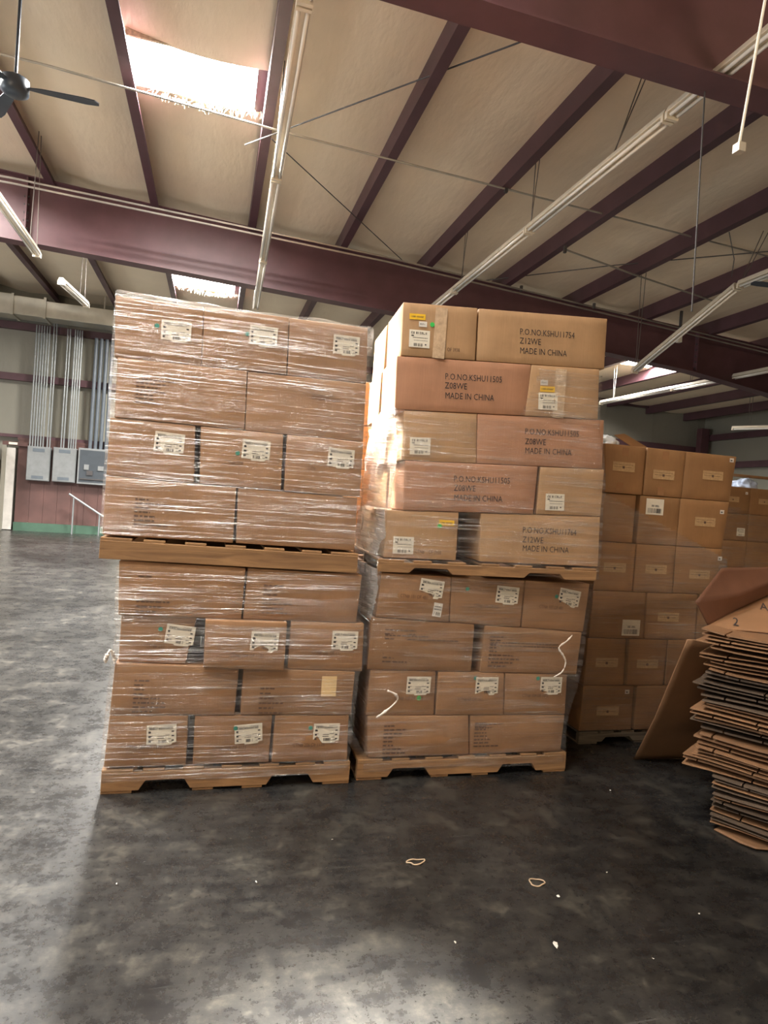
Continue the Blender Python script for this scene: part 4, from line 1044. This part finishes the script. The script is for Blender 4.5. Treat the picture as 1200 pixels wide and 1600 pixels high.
def on_panel(body, a, b, size, sx):
    A_ = Vector((2.5, 2.735, .962)); B_ = Vector((2.95, 2.5, .966)); C_ = Vector((3.10, 2.95, 1.115))
    X_ = ((B_ + C_) / 2 - A_).normalized(); n_ = (B_ - A_).cross(C_ - A_).normalized(); Y_ = n_.cross(X_)
    o = text(tp, body, size, (0, 0, 0), 0, 'ink', 'printed_number', 1)
    mt = Matrix(((X_ * .76 - Y_ * .66) * sx, Y_ * .76 + X_ * .66, n_)).transposed().to_4x4(); mt.translation = A_ + X_ * a + Y_ * b + n_ * .007; o.matrix_basis = mt
on_panel('2', .165, .01, .14, .42)
on_panel('A', .44, .12, .14, .42)
# leaning sheet
ls = curved('cardboard_sheet', [
    [(2.630, 3.385, .004), (2.95, 3.37, .004), (3.40, 3.34, .004)],
    [(2.575, 3.16, .34), (2.90, 3.15, .34), (3.36, 3.12, .34)],
    [(2.495, 2.86, .87), (2.84, 2.86, .87), (3.30, 2.85, .87)],
], .007, M['card_flat'], 'large cardboard sheet leaning between the rear stack and the pile')
obj('hand_hole_mark', dashes([(0, 0, .075, .03)], 0), M['ink'], ls).matrix_basis = Matrix.Translation((2.80, 3.02, .56)) @ Matrix.Rotation(-.5, 4, 'X')
# loose sheet on the floor
o = curved('cardboard_sheet', [[(2.47, 2.55, .006), (2.68, 2.62, .006), (3.3, 2.62, .006)], [(2.50, 2.42, .008), (2.66, 2.40, .01), (3.2, 2.30, .006)], [(2.53, 2.36, .012), (2.75, 2.30, .008), (3.1, 2.1, .006)]], .006, M['card_flat'], 'light brown cardboard sheet flat on the floor under the pile')

# column of stacked goods at the far left edge
for r in range(8):
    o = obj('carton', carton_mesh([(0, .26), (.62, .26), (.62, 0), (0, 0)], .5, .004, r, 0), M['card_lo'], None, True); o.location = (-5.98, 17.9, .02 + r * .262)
    tag(o, 'brown carton in the distant column at the far left edge', 'carton', 'cartons in the far left column')
# distant goods seen between stacks on the right wall side: nothing else visible

# ------------------------------------------------------------------ litter on the floor
def ring(loc, rx, ry, label, seed):
    bm = bmesh.new(); P_ = [(rx * math.cos(t * PI / 12) * (1 + .25 * math.sin(3 * t * PI / 12 + seed)), ry * math.sin(t * PI / 12), .003 + .002 * math.sin(t)) for t in range(24)]
    tube(bm, P_ + [P_[0]], .0028, 6, False); o = obj('rubber_band', bm, M['rubber'], None, True); o.location = loc; tag(o, label, 'rubber band')
ring((.916, 2.486, .001), .036, .018, 'pale rubber band on the floor below the gap of the stacks', 0)
ring((1.36, 2.279, .001), .03, .024, 'orange rubber band on the floor right of centre', 2)
def scrap(x, y, s, label, seed, grp=None):
    bm = bmesh.new(); r_ = random.Random(seed); n = 6
    vv = [bm.verts.new((s * r_.uniform(.5, 1) * math.cos(2 * PI * i / n), s * .5 * r_.uniform(.5, 1) * math.sin(2 * PI * i / n), .001 + r_.uniform(0, .006))) for i in range(n)]
    c = bm.verts.new((0, 0, .006))
    for i in range(n): bm.faces.new((vv[i], vv[(i + 1) % n], c))
    o = obj('paper_scrap', bm, M['scrap']); o.location = (x, y, .001); o.rotation_euler = (0, 0, r_.uniform(0, 3)); tag(o, label, 'scrap', grp)
scrap(2.741, 2.817, .022, 'white scrap on the dark floor left of the cardboard pile', 1)
scrap(1.246, 1.932, .022, 'torn white scrap near the lower right of the floor', 2)
scrap(1.402, 2.182, .014, 'small pale shred just below the orange rubber band', 3)
for i, (x, y) in enumerate(((1.55, 1.814), (.256, 2.438), (1.7, 2.3), (.6, 2.7), (-.25, 2.5), (2.2, 3.0), (.9, 2.0), (-1.2, 3.4), (1.9, 2.0))):
    scrap(x, y, .007, 'tiny pale crumb on the floor', 10 + i, 'tiny pale crumbs on the floor')
